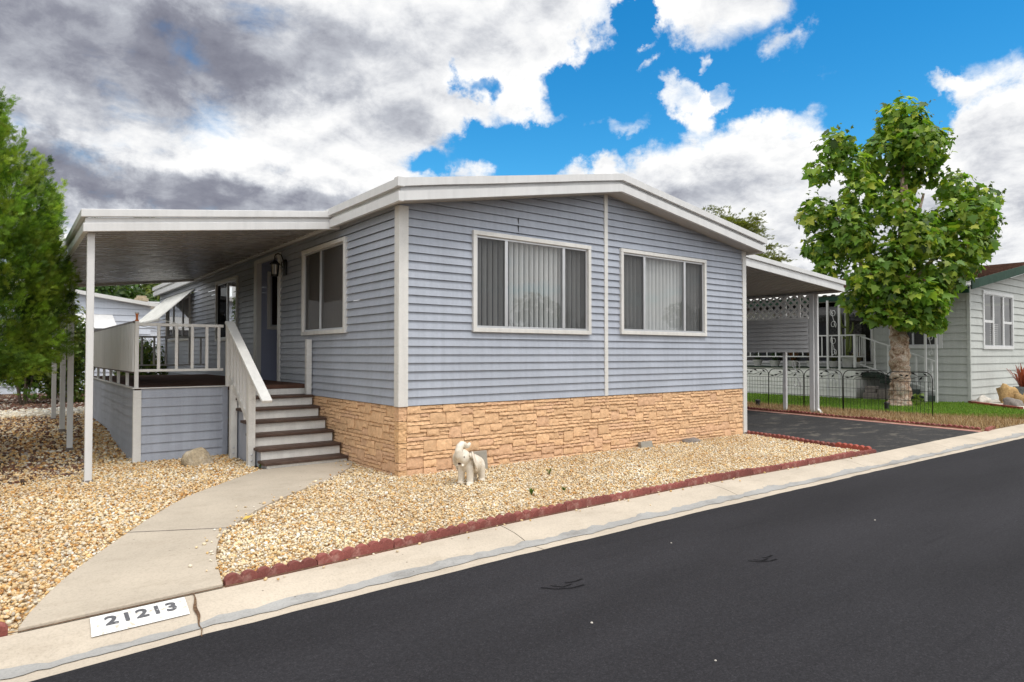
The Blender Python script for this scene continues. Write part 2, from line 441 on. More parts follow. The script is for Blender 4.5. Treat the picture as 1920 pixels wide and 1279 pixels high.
ground = sheet('ground', [(-400, -400), (400, -400), (400, 400), (-400, 400)], -.16, M['soil'])
ground['label'] = 'brown bare earth reaching to the horizon'; ground['category'] = 'ground'

# the kerb line swings in a little past the walk
def kback(x): return float(np.interp(x, [-40, -3.6, -2.6, -2.0, -.3, 2, 6.4, 9.1, 13, 90], [-2.71, -2.70, -2.64, -2.60, -2.47, -2.40, -2.50, -2.46, -2.48, -2.48]))
def kedge(x): return float(np.interp(x, [-40, -3.6, -2.8, -1.8, 1, 5, 11, 90], [-3.21, -3.21, -3.15, -3.10, -3.04, -3.04, -3.09, -3.09]))
KPROF = [(0, -.15), (0, -.006), (.03, 0), (.14, -.004), (.34, -.018), (.50, -.040), (.62, -.060), (.74, -.069), (1.0, -.069), (1.10, -.075), (1.10, -.15)]
def kz(x, y):
    t = (y - kback(x)) / (kedge(x) - kback(x))
    return float(np.interp(t, [p[0] for p in KPROF[1:-2]], [p[1] for p in KPROF[1:-2]]))
def kpt(x, t, dz=0):
    y = kback(x) + t * (kedge(x) - kback(x)); return (x, y, kz(x, y) + dz)

# road with a slightly ragged edge against the gutter
pts = [(-90, -11.0), (120, -11.0)]
xs = np.concatenate([np.arange(120, 26, -3), np.arange(26, -9, -.12), np.arange(-9, -91, -3)])
edge = [(float(x), kedge(x) - .016 * noise.noise((x * .9, 0, 0)) - .012 * noise.noise((x * 3.7, 5, 0)) - .006 * noise.noise((x * 13, 5, 0))) for x in xs]
mb = MB(); mb.prism(pts + edge, 'z', -.14, -.064)
road = tag(mb.build('road', M['asphalt']), 'dark newly sealed asphalt street in front of the home', 'road', kind='structure')

# dark turning scuffs and a few pale chips on the asphalt (parts of the road)
def scuff(pts, w, name='tyre_scuff', mat='scuff'):
    mb = MB()
    for (xa, ya), (xb, yb) in zip(pts[:-1], pts[1:]):
        d = Vector((xb - xa, yb - ya)).normalized(); nx, ny = -d.y * w / 2, d.x * w / 2
        mb.poly([(xa - nx, ya - ny, -.061), (xb - nx, yb - ny, -.061), (xb + nx, yb + ny, -.061), (xa + nx, ya + ny, -.061)])
    o = mb.build(name, M[mat]); o.parent = road
for (x, y, s) in ((-.77, -3.80, 1), (.75, -4.27, .8)):
    scuff([(x - .16 * s, y + .10 * s), (x - .10 * s, y + .02 * s), (x, y - .03 * s), (x + .10 * s, y - .03 * s)], .022)
    scuff([(x - .09 * s, y + .09 * s), (x - .04 * s, y + .02 * s), (x + .05 * s, y + .03 * s)], .018)
    scuff([(x + .02 * s, y + .07 * s), (x + .09 * s, y + .05 * s), (x + .17 * s, y + .06 * s)], .02)
for (x, y, r) in ((-1.06, -4.30, .008), (.55, -3.55, .007), (2.6, -4.2, .008), (-.9, -5.0, .006)):
    mb = MB(); mb.lathe((x, y, -.064), [(r, 0), (r * .8, r * .5), (r * .3, r * .7)], 6); o = mb.build('pale_chip', M['rock_white']); o.parent = road

# rolled kerb, cut into slabs by its joints
joints = [-40, -12, -6.0, -.36, 2.55, 5.45, 8.3, 9.75, 12.4, 15.3, 18.4, 22, 28, 40, 90]
mb = MB()
for a, b in zip(joints[:-1], joints[1:]):
    xs = np.linspace(a + .005, b - .005, max(2, int((b - a) / .45)) + 1)
    o = len(mb.v); n = len(KPROF)
    for x in xs:
        d = kedge(x) - kback(x)
        mb.v += [(float(x), kback(x) + t * d, z) for t, z in KPROF]
    for i in range(len(xs) - 1):
        for k in range(n - 1): mb.f.append((o + i * n + k, o + i * n + k + 1, o + (i + 1) * n + k + 1, o + (i + 1) * n + k))
    mb.f.append(tuple(o + k for k in range(n))); mb.f.append(tuple(o + (len(xs) - 1) * n + k for k in range(n))[::-1])
kerb = tag(mb.build('kerb', M['kerb']), 'pale concrete rolled kerb between road and yards', 'kerb', kind='structure')
# grey mortar repair along the flow line (part of the kerb)
mb = MB()
xs = np.arange(-9, 24, .05)
lo = [.80 + .05 * noise.noise((x * 1.7, 1, 0)) + .05 * noise.noise((x * 6, 2, 0)) + .03 * noise.noise((x * 19, 2, 0)) for x in xs]
hi = [.62 + .09 * noise.noise((x * 1.1, 7, 0)) + .07 * noise.noise((x * 3.3, 8, 0)) + .05 * noise.noise((x * 9, 8, 0)) + .03 * noise.noise((x * 23, 8, 0)) for x in xs]
for i in range(len(xs) - 1):
    for k in range(3):
        mb.poly([kpt(float(xs[ii]), hi[ii] + (lo[ii] - hi[ii]) * kk / 3, .005) for (ii, kk) in ((i, k), (i + 1, k), (i + 1, k + 1), (i, k + 1))][::-1])
rp = mb.build('repair_strip', M['repair']); rp.parent = kerb
# crack filled with brown dirt at the address plate, and dirt in the joint behind the kerb
mb = MB()
n = 40; cx_ = [-2.775 - .05 * t + .012 * noise.noise((t * 4, 3, 0)) * 2 - .03 * max(0, t - .6) for t in np.linspace(0, 1.04, n)]
wv = [.006 + .016 * math.exp(-((t - .42) / .2) ** 2) + .004 * noise.noise((t * 12, 1, 0)) for t in np.linspace(0, 1.04, n)]
for i in range(n - 1):
    t0, t1 = 1.04 * i / (n - 1), 1.04 * (i + 1) / (n - 1)
    mb.poly([kpt(cx_[i] - wv[i] / 2, t0, .008), kpt(cx_[i + 1] - wv[i + 1] / 2, t1, .008), kpt(cx_[i + 1] + wv[i + 1] / 2, t1, .008), kpt(cx_[i] + wv[i] / 2, t0, .008)])
ck = mb.build('crack', M['joint_dirt']); ck.parent = kerb
mb = MB(); xs = np.arange(-3.66, 6.4, .04)
w0 = [.002 + (.006 if x < -2.6 else .016) * (1 + noise.noise((x * 7, 4, 0))) for x in xs]
for i in range(len(xs) - 1):
    xa, xb = float(xs[i]), float(xs[i + 1])
    mb.poly([(xa, kback(xa) - w0[i] * .7, .004), (xb, kback(xb) - w0[i + 1] * .7, .004), (xb, kback(xb) + .006, .005), (xa, kback(xa) + .006, .005)])
bj = mb.build('back_joint', M['joint_dirt']); bj.parent = kerb

# gravel yard sheet with gentle relief
gx = np.arange(-14, 7.3, .22); gy = np.concatenate([[-9], np.arange(-2.30, 14.2, .22), [16, 20, 26]])
V = [(x, max(y, kback(x)), hgt(x, y) - .018) for y in gy for x in gx]
nx_, ny_ = len(gx), len(gy)
F = [(j * nx_ + i, j * nx_ + i + 1, (j + 1) * nx_ + i + 1, (j + 1) * nx_ + i) for j in range(ny_ - 1) for i in range(nx_ - 1)]
yard = tag(np_mesh('gravel_yard', V, F, M['gravelbed'], smooth=True), 'bed of gold and cream gravel round the home', 'yard', kind='structure')

# curved concrete walk
left = [(-3.62, -2.695), (-3.55, -2.42), (-3.37, -1.91), (-3.07, -1.27), (-2.62, -.40), (-2.23, .24), (-1.67, .87), (-1.12, 1.44)]
right = [(-2.60, -2.63), (-2.52, -2.16), (-2.465, -1.90), (-2.33, -1.48), (-2.11, -1.10), (-1.70, -.58), (-1.22, -.12), (-.70, .36), (-.25, .86), (.0, 1.30), (-.01, 1.50)]
def smooth_line(p, n=5):
    out = []
    for i in range(len(p) - 1):
        p0 = p[max(i - 1, 0)]; p1 = p[i]; p2 = p[i + 1]; p3 = p[min(i + 2, len(p) - 1)]
        for k in range(n):
            t = k / n
            out.append(tuple(.5 * ((2 * p1[j]) + (-p0[j] + p2[j]) * t + (2 * p0[j] - 5 * p1[j] + 4 * p2[j] - p3[j]) * t * t + (-p0[j] + 3 * p1[j] - 3 * p2[j] + p3[j]) * t ** 3) for j in range(2)))
    out.append(tuple(p[-1])); return out
LS, RS = smooth_line(left), smooth_line(right)
WALK = LS + RS[::-1]
# split at the expansion joint: y = -.9 -.5*(x+2.95)
def jy(x): return -.90 - .5 * (x + 2.95)
mb = MB()
mb.prism(LS + [(-.98, 1.62), (.0, 1.62)] + RS[::-1], 'z', -.06, .022)
walk = tag(mb.build('walkway', M['path'], bevel=.006), 'curved pale concrete walk from the kerb to the porch stairs', 'path', kind='structure')

mb = MB(); mb.bar((-2.93, jy(-2.93), .0245), (-2.20, jy(-2.20), .0245), .010, .002); jn = mb.build('expansion_joint', M['rock_grey']); jn.parent = walk
drive = sheet('driveway', [(6.46, -2.495), (7.02, -.1), (7.02, 11), (12.6, 11), (11.72, 3.0), (10.86, -2.465), (9.1, -2.455)], -.004, M['drive'], .1)
drive['label'] = 'weathered asphalt driveway leading under the carport'; drive['category'] = 'driveway'
strip = sheet('driveway_border', [(10.87, -2.462), (11.73, 3.0), (12.3, 7), (12.16, 7), (11.58, 3.0), (10.70, -2.462)], .004, M['pink'], .02)
strip['label'] = 'pink painted concrete strip along the driveway'; strip['category'] = 'border'
bed = sheet('planting_bed', [(10.86, -2.464), (14.2, -2.475), (13.75, -1.2), (13.9, 1.5), (14.2, 9), (12.55, 9), (11.72, 3.0)], .010, M['strawbed'], .1)
bed['label'] = 'dry straw covered soil strip between driveway edging and lawn'; bed['category'] = 'bed'
lawn = sheet('lawn', [(14.2, -2.475), (60, -2.475), (60, 12), (14.2, 12), (13.9, 1.5), (13.75, -1.2)], .008, M['turf'], .1)
lawn['label'] = 'green front lawn of the grey neighbouring home'; lawn['category'] = 'lawn'
fb = sheet('flower_bed', [(18.75, .36), (16.98, -1.45), (21, -1.45), (28, .36)], .03, M['rock_white'], .05)
fb['label'] = 'pale stone bed behind the red brick edging'; fb['category'] = 'bed'
mulch = sheet('mulch_ground', [(-12, 9.6), (-5, 9.2), (-2.45, 9.8), (-.1, 9.9), (-.1, 26), (-12, 26)], .205, M['soil'], .2)
mulch['label'] = 'reddish brown mulch at the back of the yard'; mulch['category'] = 'ground'

# ---------------------------------------------------------------- gravel stones
ico_v = []
phi = (1 + 5 ** .5) / 2
for a, b in ((-1, phi), (1, phi), (-1, -phi), (1, -phi)):
    ico_v.append((a, b, 0))
for a, b in ((-1, phi), (1, phi), (-1, -phi), (1, -phi)):
    ico_v.append((0, a, b))
for a, b in ((phi, -1), (phi, 1), (-phi, -1), (-phi, 1)):
    ico_v.append((a, 0, b))
ICO = np.array(ico_v, float) / np.linalg.norm(ico_v[0])
ICOF = np.array([(0, 11, 5), (0, 5, 1), (0, 1, 7), (0, 7, 10), (0, 10, 11), (1, 5, 9), (5, 11, 4), (11, 10, 2), (10, 7, 6), (7, 1, 8),
                 (3, 9, 4), (3, 4, 2), (3, 2, 6), (3, 6, 8), (3, 8, 9), (4, 9, 5), (2, 4, 11), (6, 2, 10), (8, 6, 7), (9, 8, 1)])

def rotmats(n):
    q = rng.normal(size=(n, 4)); q /= np.linalg.norm(q, axis=1)[:, None]
    w, x, y, z = q.T
    return np.stack([np.stack([1 - 2 * (y * y + z * z), 2 * (x * y - z * w), 2 * (x * z + y * w)], -1),
                     np.stack([2 * (x * y + z * w), 1 - 2 * (x * x + z * z), 2 * (y * z - x * w)], -1),
                     np.stack([2 * (x * z - y * w), 2 * (y * z + x * w), 1 - 2 * (x * x + y * y)], -1)], -2)

def inside(px, py, poly):
    r = np.zeros(len(px), bool); n = len(poly); j = n - 1
    for i in range(n):
        xi, yi = poly[i]; xj, yj = poly[j]
        if yi != yj:
            c = ((yi > py) != (yj > py)) & (px < (xj - xi) * (py - yi) / (yj - yi) + xi)
            r ^= c
        j = i
    return r

PAL = np.array([(.76, .68, .54), (.74, .60, .40), (.70, .52, .29), (.68, .44, .19), (.56, .30, .10), (.36, .19, .08), (.60, .53, .44), (.80, .75, .66)])
def stones(name, pts, zz, size, pal_p, label):
    n = len(pts)
    rm = rotmats(n)
    sc = (size * rng.lognormal(0, .28, n))[:, None, None] * np.stack([rng.uniform(.75, 1.25, n), rng.uniform(.65, 1.0, n), rng.uniform(.45, .8, n)], -1)[:, None, :]
    v = ICO[None] * (1 + rng.uniform(-.22, .22, (n, 12, 1))) * sc * .5
    v = np.einsum('nij,nkj->nki', rm, v)
    v[:, :, 2] *= .85
    v += np.concatenate([pts, zz[:, None]], 1)[:, None, :]
    f = (ICOF[None] + (np.arange(n) * 12)[:, None, None]).reshape(-1, 3)
    c = PAL[rng.choice(len(PAL), n, p=pal_p)] * rng.uniform(.78, 1.1, (n, 1))
    pn = np.array([noise.noise((x * .9, y * .9, 5.0)) + .6 * noise.noise((x * 3, y * 3, 9.0)) for x, y in pts])[:, None]
    c = c * (1 + .22 * np.clip(pn, -1, 1) * np.array([[.6, 1.0, 1.5]]))
    o = np_mesh(name, v.reshape(-1, 3), f, M['pebble'], colors=np.repeat(c, 12, 0))
    return tag(o, label, 'gravel', kind='stuff')

EDGE = [(-2.58, -2.585), (-2.02, -2.55), (-.29, -2.415), (2.04, -2.345), (4.2, -2.39), (6.42, -2.455)]
yard_poly = [(x, y + .035) for x, y in EDGE[:-1]] + [(6.39, -2.46)] + [(6.98, -.08), (6.98, .02), (.02, .02), (.02, 1.25)] + RS[::-1][1:-1]
def scatter(poly, dens, avoid=None):
    p = np.array(poly); lo, hi = p.min(0), p.max(0)
    n = int(dens * np.prod(hi - lo))
    q = rng.uniform(lo, hi, (n, 2))
    k = inside(q[:, 0], q[:, 1], poly)
    if avoid is not None: k &= ~inside(q[:, 0], q[:, 1], avoid)
    return q[k]
pal_front = np.array([.18, .32, .26, .12, .05, .02, .02, .05]); pal_front /= pal_front.sum()
q = scatter(yard_poly, 2500)
nsp = 90; tsp = rng.integers(3, len(RS) - 1, nsp); spill = np.array([RS[i] for i in tsp]) + rng.normal(0, .02, (nsp, 2)) - np.abs(rng.exponential(.05, (nsp, 1))) * np.array([.8, -.6])
nk = 60; kx = rng.uniform(-2.4, 6.2, nk); spk = np.stack([kx, [kback(x) - abs(rng.exponential(.05)) - .01 for x in kx]], 1)
zsp = np.concatenate([rng.uniform(-.012, .012, len(q)), np.full(nsp, .030), np.full(nk, .006)]); q = np.concatenate([q, spill, spk])
stones('front_gravel', q, zsp, .0225, pal_front, 'gold and cream gravel in front of the stone skirting')
# a few stones banked against the walk and the skirting, thinner gravel under the porch roof
lpoly = [(-8, -2.60), (-3.63, -2.60)] + LS[1:] + [(-1.12, 3.05), (-2.30, 3.05), (-2.30, 9.6), (-8, 9.6)]
q = scatter(lpoly, 2100); near = (q[:, 0] > -4.6) & (q[:, 1] < 3.2); far = (~near) & (q[:, 0] > -6)
qn = q[near]; zn = np.array([hgt(x, y) for x, y in qn]) + rng.uniform(-.012, .012, len(qn))
pal_side = np.array([.15, .24, .24, .17, .10, .04, .04, .02]); pal_side /= pal_side.sum()
stones('side_gravel', qn, zn, .0265, pal_side, 'coarse gold gravel left of the concrete walk')
qf = q[far]; qf = qf[rng.random(len(qf)) < .34]; zf = np.array([hgt(x, y) for x, y in qf]) + rng.uniform(-.012, .012, len(qf))
pal_back = np.array([.12, .15, .20, .17, .16, .14, .05, .01]); pal_back /= pal_back.sum()
stones('shaded_gravel', qf, zf, .040, pal_back, 'brownish gravel and litter in shade beside the porch')
# white stones and mulch chips further back
q = scatter([(-5, 9.2), (-2.5, 9.2), (-.4, 10.2), (-.4, 11.6), (-5, 10.9)], 420)
stones('white_gravel', q, np.full(len(q), .215) + rng.uniform(-.01, .01, len(q)), .06, np.array([.35, .05, .02, .0, .0, .03, .15, .40]), 'band of white stones across the brown mulch')
PALM = PAL.copy()
q = scatter([(-9, 10.4), (-.2, 11.4), (-.2, 18), (-9, 18)], 150)
PAL[:] = np.array([(.13, .06, .04), (.17, .08, .05), (.10, .055, .04), (.22, .12, .08), (.08, .05, .035), (.26, .18, .12), (.45, .40, .35), (.15, .07, .05)])
stones('mulch_chips', q, np.full(len(q), .21) + rng.uniform(-.01, .015, len(q)), .07, np.full(8, .125), 'reddish brown bark mulch behind the porch posts')
# dry litter among the gravel below the conifer
q = scatter([(-6, 1.4), (-2.9, 2.4), (-2.45, 9), (-6, 9)], 160)
stones('leaf_litter', q, np.array([hgt(x, y) for x, y in q]) + .012, .045, np.full(8, .125), 'dry brown litter below the conifer')
PAL[:] = PALM

# ---------------------------------------------------------------- scalloped edging blocks
ORD = ['first', 'second', 'third', 'fourth', 'fifth', 'sixth', 'seventh', 'eighth', 'ninth', 'tenth', 'eleventh', 'twelfth', 'thirteenth', 'fourteenth', 'fifteenth', 'sixteenth']
def scallop_mesh(lobes=6, pitch=.1, h=.062, dip=.034, th=.056, base=-.05):
    prof = [(0, base)]
    for i in range(lobes):
        for k in range(9):
            t = k / 8
            if i and k == 0: continue
            prof.append(((i + t) * pitch, h - dip + dip * math.sin(math.pi * t) ** .55))
    prof.append((lobes * pitch, base))
    mb = MB(); mb.prism(prof, 'y', -th / 2, th / 2)
    o = mb.build('edging_block', M['scallop'], bevel=.005)
    return o
proto = scallop_mesh()
def place_edging(line, labels, group, gap=.008, L0=.6, z=0):
    # walk along the polyline
    pts = [Vector((*p, 0)) for p in line]
    seg = 0; pos = pts[0].copy(); outp = []
    for lab in labels:
        remain = L0; start = pos.copy()
        while seg < len(pts) - 1 and (pts[seg + 1] - pos).length < remain:
            remain -= (pts[seg + 1] - pos).length; pos = pts[seg + 1].copy(); seg += 1
        if seg >= len(pts) - 1: end = pos + (pts[-1] - pts[-2]).normalized() * remain
        else: end = pos + (pts[seg + 1] - pos).normalized() * remain
        d = end - start
        o = proto.copy(); COL.objects.link(o); o.parent = None
        o.location = (start.x, start.y, z + random.uniform(-.010, .012)); o.rotation_euler = (R(random.uniform(-7, 5)), R(random.uniform(-1.3, 1.3)), math.atan2(d.y, d.x) + R(random.uniform(-.8, .8)))
        tag(o, lab, 'edging', group)
        outp.append(o)
        pos = end + d.normalized() * gap
    return outp
place_edging(EDGE, ['%s red scalloped edging block along the kerb counted from the walkway' % ORD[i] for i in range(15)], 'scalloped red edging blocks along the kerb')
e5 = place_edging([(6.44, -2.44), (7.03, -.05), (7.1, .9)], ['bright new red scalloped edging block at the driveway corner of the gravel'] + ['%s dull red scalloped edging block between gravel and driveway, from the street' % ORD[i] for i in range(1, 5)], 'scalloped red edging blocks beside the driveway')
e5[0].data = e5[0].data.copy(); e5[0].data.materials.clear(); e5[0].data.materials.append(M['scallop_new']); e5[0].location.z += .015
place_edging([(10.98, -2.40), (11.80, 3.0), (12.4, 7)], ['%s dark red scalloped edging block between driveway and straw bed, from the street' % ORD[i] for i in range(12)], 'scalloped red edging blocks beside the straw bed', z=.005)
place_edging([(-3.66, -2.67), (-5, -2.66)], ['red scalloped edging block left of the walkway at the photo corner'], 'scalloped red edging blocks along the kerb')[0].rotation_euler[2] += 0
proto.location = (10.95, -2.50, 0); proto.rotation_euler = (R(8), 0, R(6)); tag(proto, 'fallen pinkish edging block lying at the kerb end of the straw bed', 'edging', 'scalloped red edging blocks beside the straw bed')

# ---------------------------------------------------------------- painted house number on the kerb
pl = thing('address_plate', 'white painted rectangle on the kerb with stencilled black number 21213', 'house number', (-3.08, -2.77, 0))
mb = MB(); n = 8
for i in range(n):
    t0 = .07 + .40 * i / n; t1 = .07 + .40 * (i + 1) / n
    mb.poly([kpt(-3.305 - .010 * (i + 1) / n, t1, .008), kpt(-2.83 - .010 * (i + 1) / n, t1, .008), kpt(-2.83 - .010 * i / n, t0, .008), kpt(-3.305 - .010 * i / n, t0, .008)])
mb.build('painted_panel', M['plate'], pl)
tc = bpy.data.curves.new('digits', 'FONT'); tc.body = '21213'; tc.size = .128; tc.align_x = 'CENTER'; tc.align_y = 'CENTER'; tc.space_character = 1.16; tc.offset = .004
to = bpy.data.objects.new('digits_tmp', tc); COL.objects.link(to)
dg = bpy.context.evaluated_depsgraph_get()
me = bpy.data.meshes.new_from_object(to.evaluated_get(dg)); bpy.data.objects.remove(to)
bm = bmesh.new(); bm.from_mesh(me)
bmesh.ops.triangulate(bm, faces=bm.faces)
bmesh.ops.subdivide_edges(bm, edges=[e for e in bm.edges if e.calc_length() > .04], cuts=2, use_grid_fill=False)
# stencil bridges: cut two narrow gaps through every figure
for v in bm.verts:
    x, y = v.co.x, v.co.y
    wx = x * 1.0 - 3.065; wy = kback(wx) - .130 + y * 1.0
    v.co = (wx + 3.08, wy + 2.77, kz(wx, wy) + .012)
bm.to_mesh(me); bm.free()
me.name = 'digits'; me.materials.clear(); me.materials.append(M['digits'])
do = bpy.data.objects.new('lettering', me); COL.objects.link(do); do.parent = pl

# ---------------------------------------------------------------- siding
def siding(mb, fn, u0, u1, z0, ztop, pitch=.1016, butt=.019, openings=(), step=.14, wav=.0015, seed=0, zmax=None):
    us = list(np.arange(u0, u1, step)) + [u1]
    for (a, b, _, _) in openings: us += [a, b]
    us = sorted(set(round(float(u), 4) for u in us if u0 <= u <= u1))
    zmax = zmax or max(ztop(u) for u in us)
    k = 0
    zc = z0
    def off(u, z, zc): return -.004 + (butt + .004) * (1 - (z - zc) / pitch) + wav * noise.noise((u * 1.1 + seed, z * 1.3, seed)) * 2 + wav * noise.noise((u * 4 + seed, zc * 31, 2))
    while zc < zmax:
        zs = [zc, min(zc + pitch, zmax)]
        for (_, _, a, b) in openings:
            for t in (a, b):
                if zs[0] + 1e-4 < t < zs[-1] - 1e-4: zs.append(t)
        zs = sorted(zs)
        for za, zb in zip(zs[:-1], zs[1:]):
            for ua, ub in zip(us[:-1], us[1:]):
                um, zm = (ua + ub) / 2, (za + zb) / 2
                if any(a < um < b and c < zm < d for a, b, c, d in openings): continue
                ta, tb = ztop(ua), ztop(ub)
                if za >= ta and za >= tb: continue
                q = [(ua, min(za, ta)), (ub, min(za, tb)), (ub, min(zb, tb)), (ua, min(zb, ta))]
                mb.poly([fn(u, z, off(u, z, zc)) for u, z in q])
                if za == zc:
                    mb.poly([fn(ua, za + .012, -.006), fn(ub, za + .012, -.006), fn(ub, za, off(ub, za, zc)), fn(ua, za, off(ua, za, zc))])
        zc += pitch

def window(parent, fn, u0, u1, z0, z1, mulls, trim=.055, proud=.05, screens=(), blinds=True, blind_mat='blind', glass='glass', depth=.075, label=None, slat=.088, tmat='white', sash=True, screen_mat='screen'):
    """fn(u,z,o): o = outward distance from the wall face; trim > sash, pane, insect_screen, blinds"""
    def bx(mb, a, b, c, d, o0, o1):
        p = [fn(a, c, o0), fn(b, c, o0), fn(b, c, o1), fn(a, c, o1), fn(a, d, o0), fn(b, d, o0), fn(b, d, o1), fn(a, d, o1)]
        mb.hexa(p)
    mb = MB()
    bx(mb, u0, u1, z1 - trim, z1, -.06, proud); bx(mb, u0, u1, z0, z0 + trim, -.06, proud)
    bx(mb, u0, u0 + trim, z0 + trim, z1 - trim, -.06, proud - .002); bx(mb, u1 - trim, u1, z0 + trim, z1 - trim, -.06, proud - .002)
    t2 = trim * .45
    w = mb.build('window', M[tmat], parent, bevel=.004)
    if label: w['label'] = label
    a, b, c, d = u0 + trim, u1 - trim, z0 + trim, z1 - trim
    f = .028
    if sash:
        mb = MB()
        bx(mb, a, b, d - f, d, -.03, .018); bx(mb, a, b, c, c + f, -.03, .018)
        bx(mb, a, a + f, c + f, d - f, -.03, .016); bx(mb, b - f, b, c + f, d - f, -.03, .016)
        for m in mulls: bx(mb, m - .024, m + .024, c + f, d - f, -.03, .022)
        mb.build('sash', M['alu'], w, bevel=.002)
    mb = MB(); mb.poly([fn(a + f / 2, c + f / 2, .0), fn(b - f / 2, c + f / 2, .0), fn(b - f / 2, d - f / 2, .0), fn(a + f / 2, d - f / 2, .0)])
    mb.build('pane', M[glass], w)
    for (s0, s1) in screens:
        mb = MB(); mb.poly([fn(s0, c + f, .008), fn(s1, c + f, .008), fn(s1, d - f, .008), fn(s0, d - f, .008)])
        mb.build('insect_screen', M[screen_mat], w)  # real insect screens, and the painted dark sheet of the open side pane
    if blinds:
        mb = MB(); u = a - .01
        while u < b:
            ang = R(46 + random.uniform(-4, 4)); hw = .0285
            du, dd = hw * math.cos(ang), hw * math.sin(ang)
            um = u + slat / 2
            prev = None
            for k in range(5):
                t = -1 + k / 2
                uu = um + du * t; oo = -depth - .02 + dd * t + .006 * (1 - t * t)
                if prev: mb.poly([fn(prev[0], c - .02, prev[1]), fn(uu, c - .02, oo), fn(uu, d + .02, oo), fn(prev[0], d + .02, prev[1])])
                prev = (uu, oo)
            u += slat
        mb.build('blinds', M[blind_mat], w)
    return w

# ---------------------------------------------------------------- the mobile home
home = thing('mobile_home', 'blue grey lap sided mobile home with white trim and tan stone skirting', 'house', (0, 0, 0))
W, LEN = 6.98, 15.1
ZB = .83
RIDGE = 3.45
def soffit_z(x):
    return 3.19 + (3.83 - 3.19) * (x + .14) / (RIDGE + .14) if x < RIDGE else 3.83 + (3.285 - 3.83) * (x - RIDGE) / (7.14 - RIDGE)
def front(u, z, o): return (u, -o, z)
def side(u, z, o): return (-o, u, z)
W1 = (1.02, 3.09, 1.725, 3.02); W2 = (3.72, 5.82, 1.745, 3.05)
def ins(w, t=.03): return (w[0] + t, w[1] - t, w[2] + t, w[3] - t)
mb = MB()
siding(mb, front, 0, W, ZB, lambda u: soffit_z(u) + .02, openings=[ins(W1), ins(W2)], wav=.0016, seed=1.3)
mb.poly([(0, .06, .1), (W, .06, .1), (W, .06, ZB + .02), (0, .06, ZB + .02)])
mb.poly([(0, 0.0, ZB), (W, 0, ZB), (W, .06, ZB), (0, .06, ZB)])
mb.build('wall', M['siding'], home)
WA = (1.49, 3.13, 1.73, 3.04); WB = (6.75, 8.42, 1.72, 3.01); WC = (10.95, 14.0, 1.79, 2.95)
AL = (4.30, 5.48, .95, 3.10)
mb = MB()
siding(mb, side, 0, LEN, ZB, lambda u: 3.27, openings=[ins(WA), ins(WB), ins(WC), AL], wav=.0042, seed=4.2, step=.16)
mb.poly([(.06, 0, .1), (.06, LEN, .1), (.06, LEN, ZB + .02), (.06, 0, ZB + .02)])
mb.build('wall', M['siding'], home)
# far walls (never seen from the street side)
mb = MB(); mb.box(W - .05, W, .0, LEN, .0, 3.27); mb.box(.0, W - .05, LEN - .05, LEN, .0, 3.27); mb.box(.07, W - .05, .07, LEN - .05, .80, .84)
mb.build('rear_wall', M['siding'], home)
# entry recess
al = MB()
def alc(u, z, o): return (u, AL[1] - o, z)
siding(al, alc, .0, 1.05, AL[2], lambda u: AL[3], openings=[(.20, .58, 1.95, 2.93)], wav=.001, seed=9, pitch=.1016, butt=.006)
al.poly([(1.05, AL[0], AL[2]), (1.05, AL[1], AL[2]), (1.05, AL[1], AL[3]), (1.05, AL[0], AL[3])])
al.poly([(0, AL[0], AL[2]), (1.05, AL[0], AL[2]), (1.05, AL[0], AL[3]), (0, AL[0], AL[3])])
al.poly([(0, AL[0], AL[3]), (1.05, AL[0], AL[3]), (1.05, AL[1], AL[3]), (0, AL[1], AL[3])])
al.poly([(0, AL[0], AL[2]), (1.05, AL[0], AL[2]), (1.05, AL[1], AL[2]), (0, AL[1], AL[2])])
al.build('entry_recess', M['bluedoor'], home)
mb = MB(); mb.box(.985, 1.04, AL[0] + .12, AL[1] - .14, AL[2] + .02, 2.98)
dr = mb.build('door', M['bluedoor'], home, bevel=.006)
mb = MB(); mb.lathe((.95, AL[0] + .22, 1.9), [(.0, -.03), (.028, -.02), (.03, .0), (.028, .02), (.0, .03)], 12); mb.bar((.99, AL[0] + .22, 1.9), (.95, AL[0] + .22, 1.9), .02, .02)
mb.build('handle', M['alu'], dr, smooth=True)
window(home, alc, .16, .62, 1.90, 2.97, [], trim=.06, proud=.03, blinds=False, glass='glassdark', label='narrow window with dark red curtain in the entry recess')
mb = MB(); mb.poly([(.2, AL[1] + .07, 1.9), (.6, AL[1] + .07, 1.9), (.6, AL[1] + .07, 3.0), (.2, AL[1] + .07, 3.0)])
mb.build('curtain', M['wood_dark'], home)
mb = MB()
mb.box(-.035, .055, AL[1] - .014, AL[1] + .16, AL[2] - .01, AL[3] + .06); mb.box(-.035, .02, AL[0] - .10, AL[0] + .004, AL[2] - .01, AL[3] + .06); mb.box(-.04, .02, AL[0] + .005, AL[1] - .015, AL[3] - .01, AL[3] + .065)
mb.build('entry_trim', M['white'], home, bevel=.004)
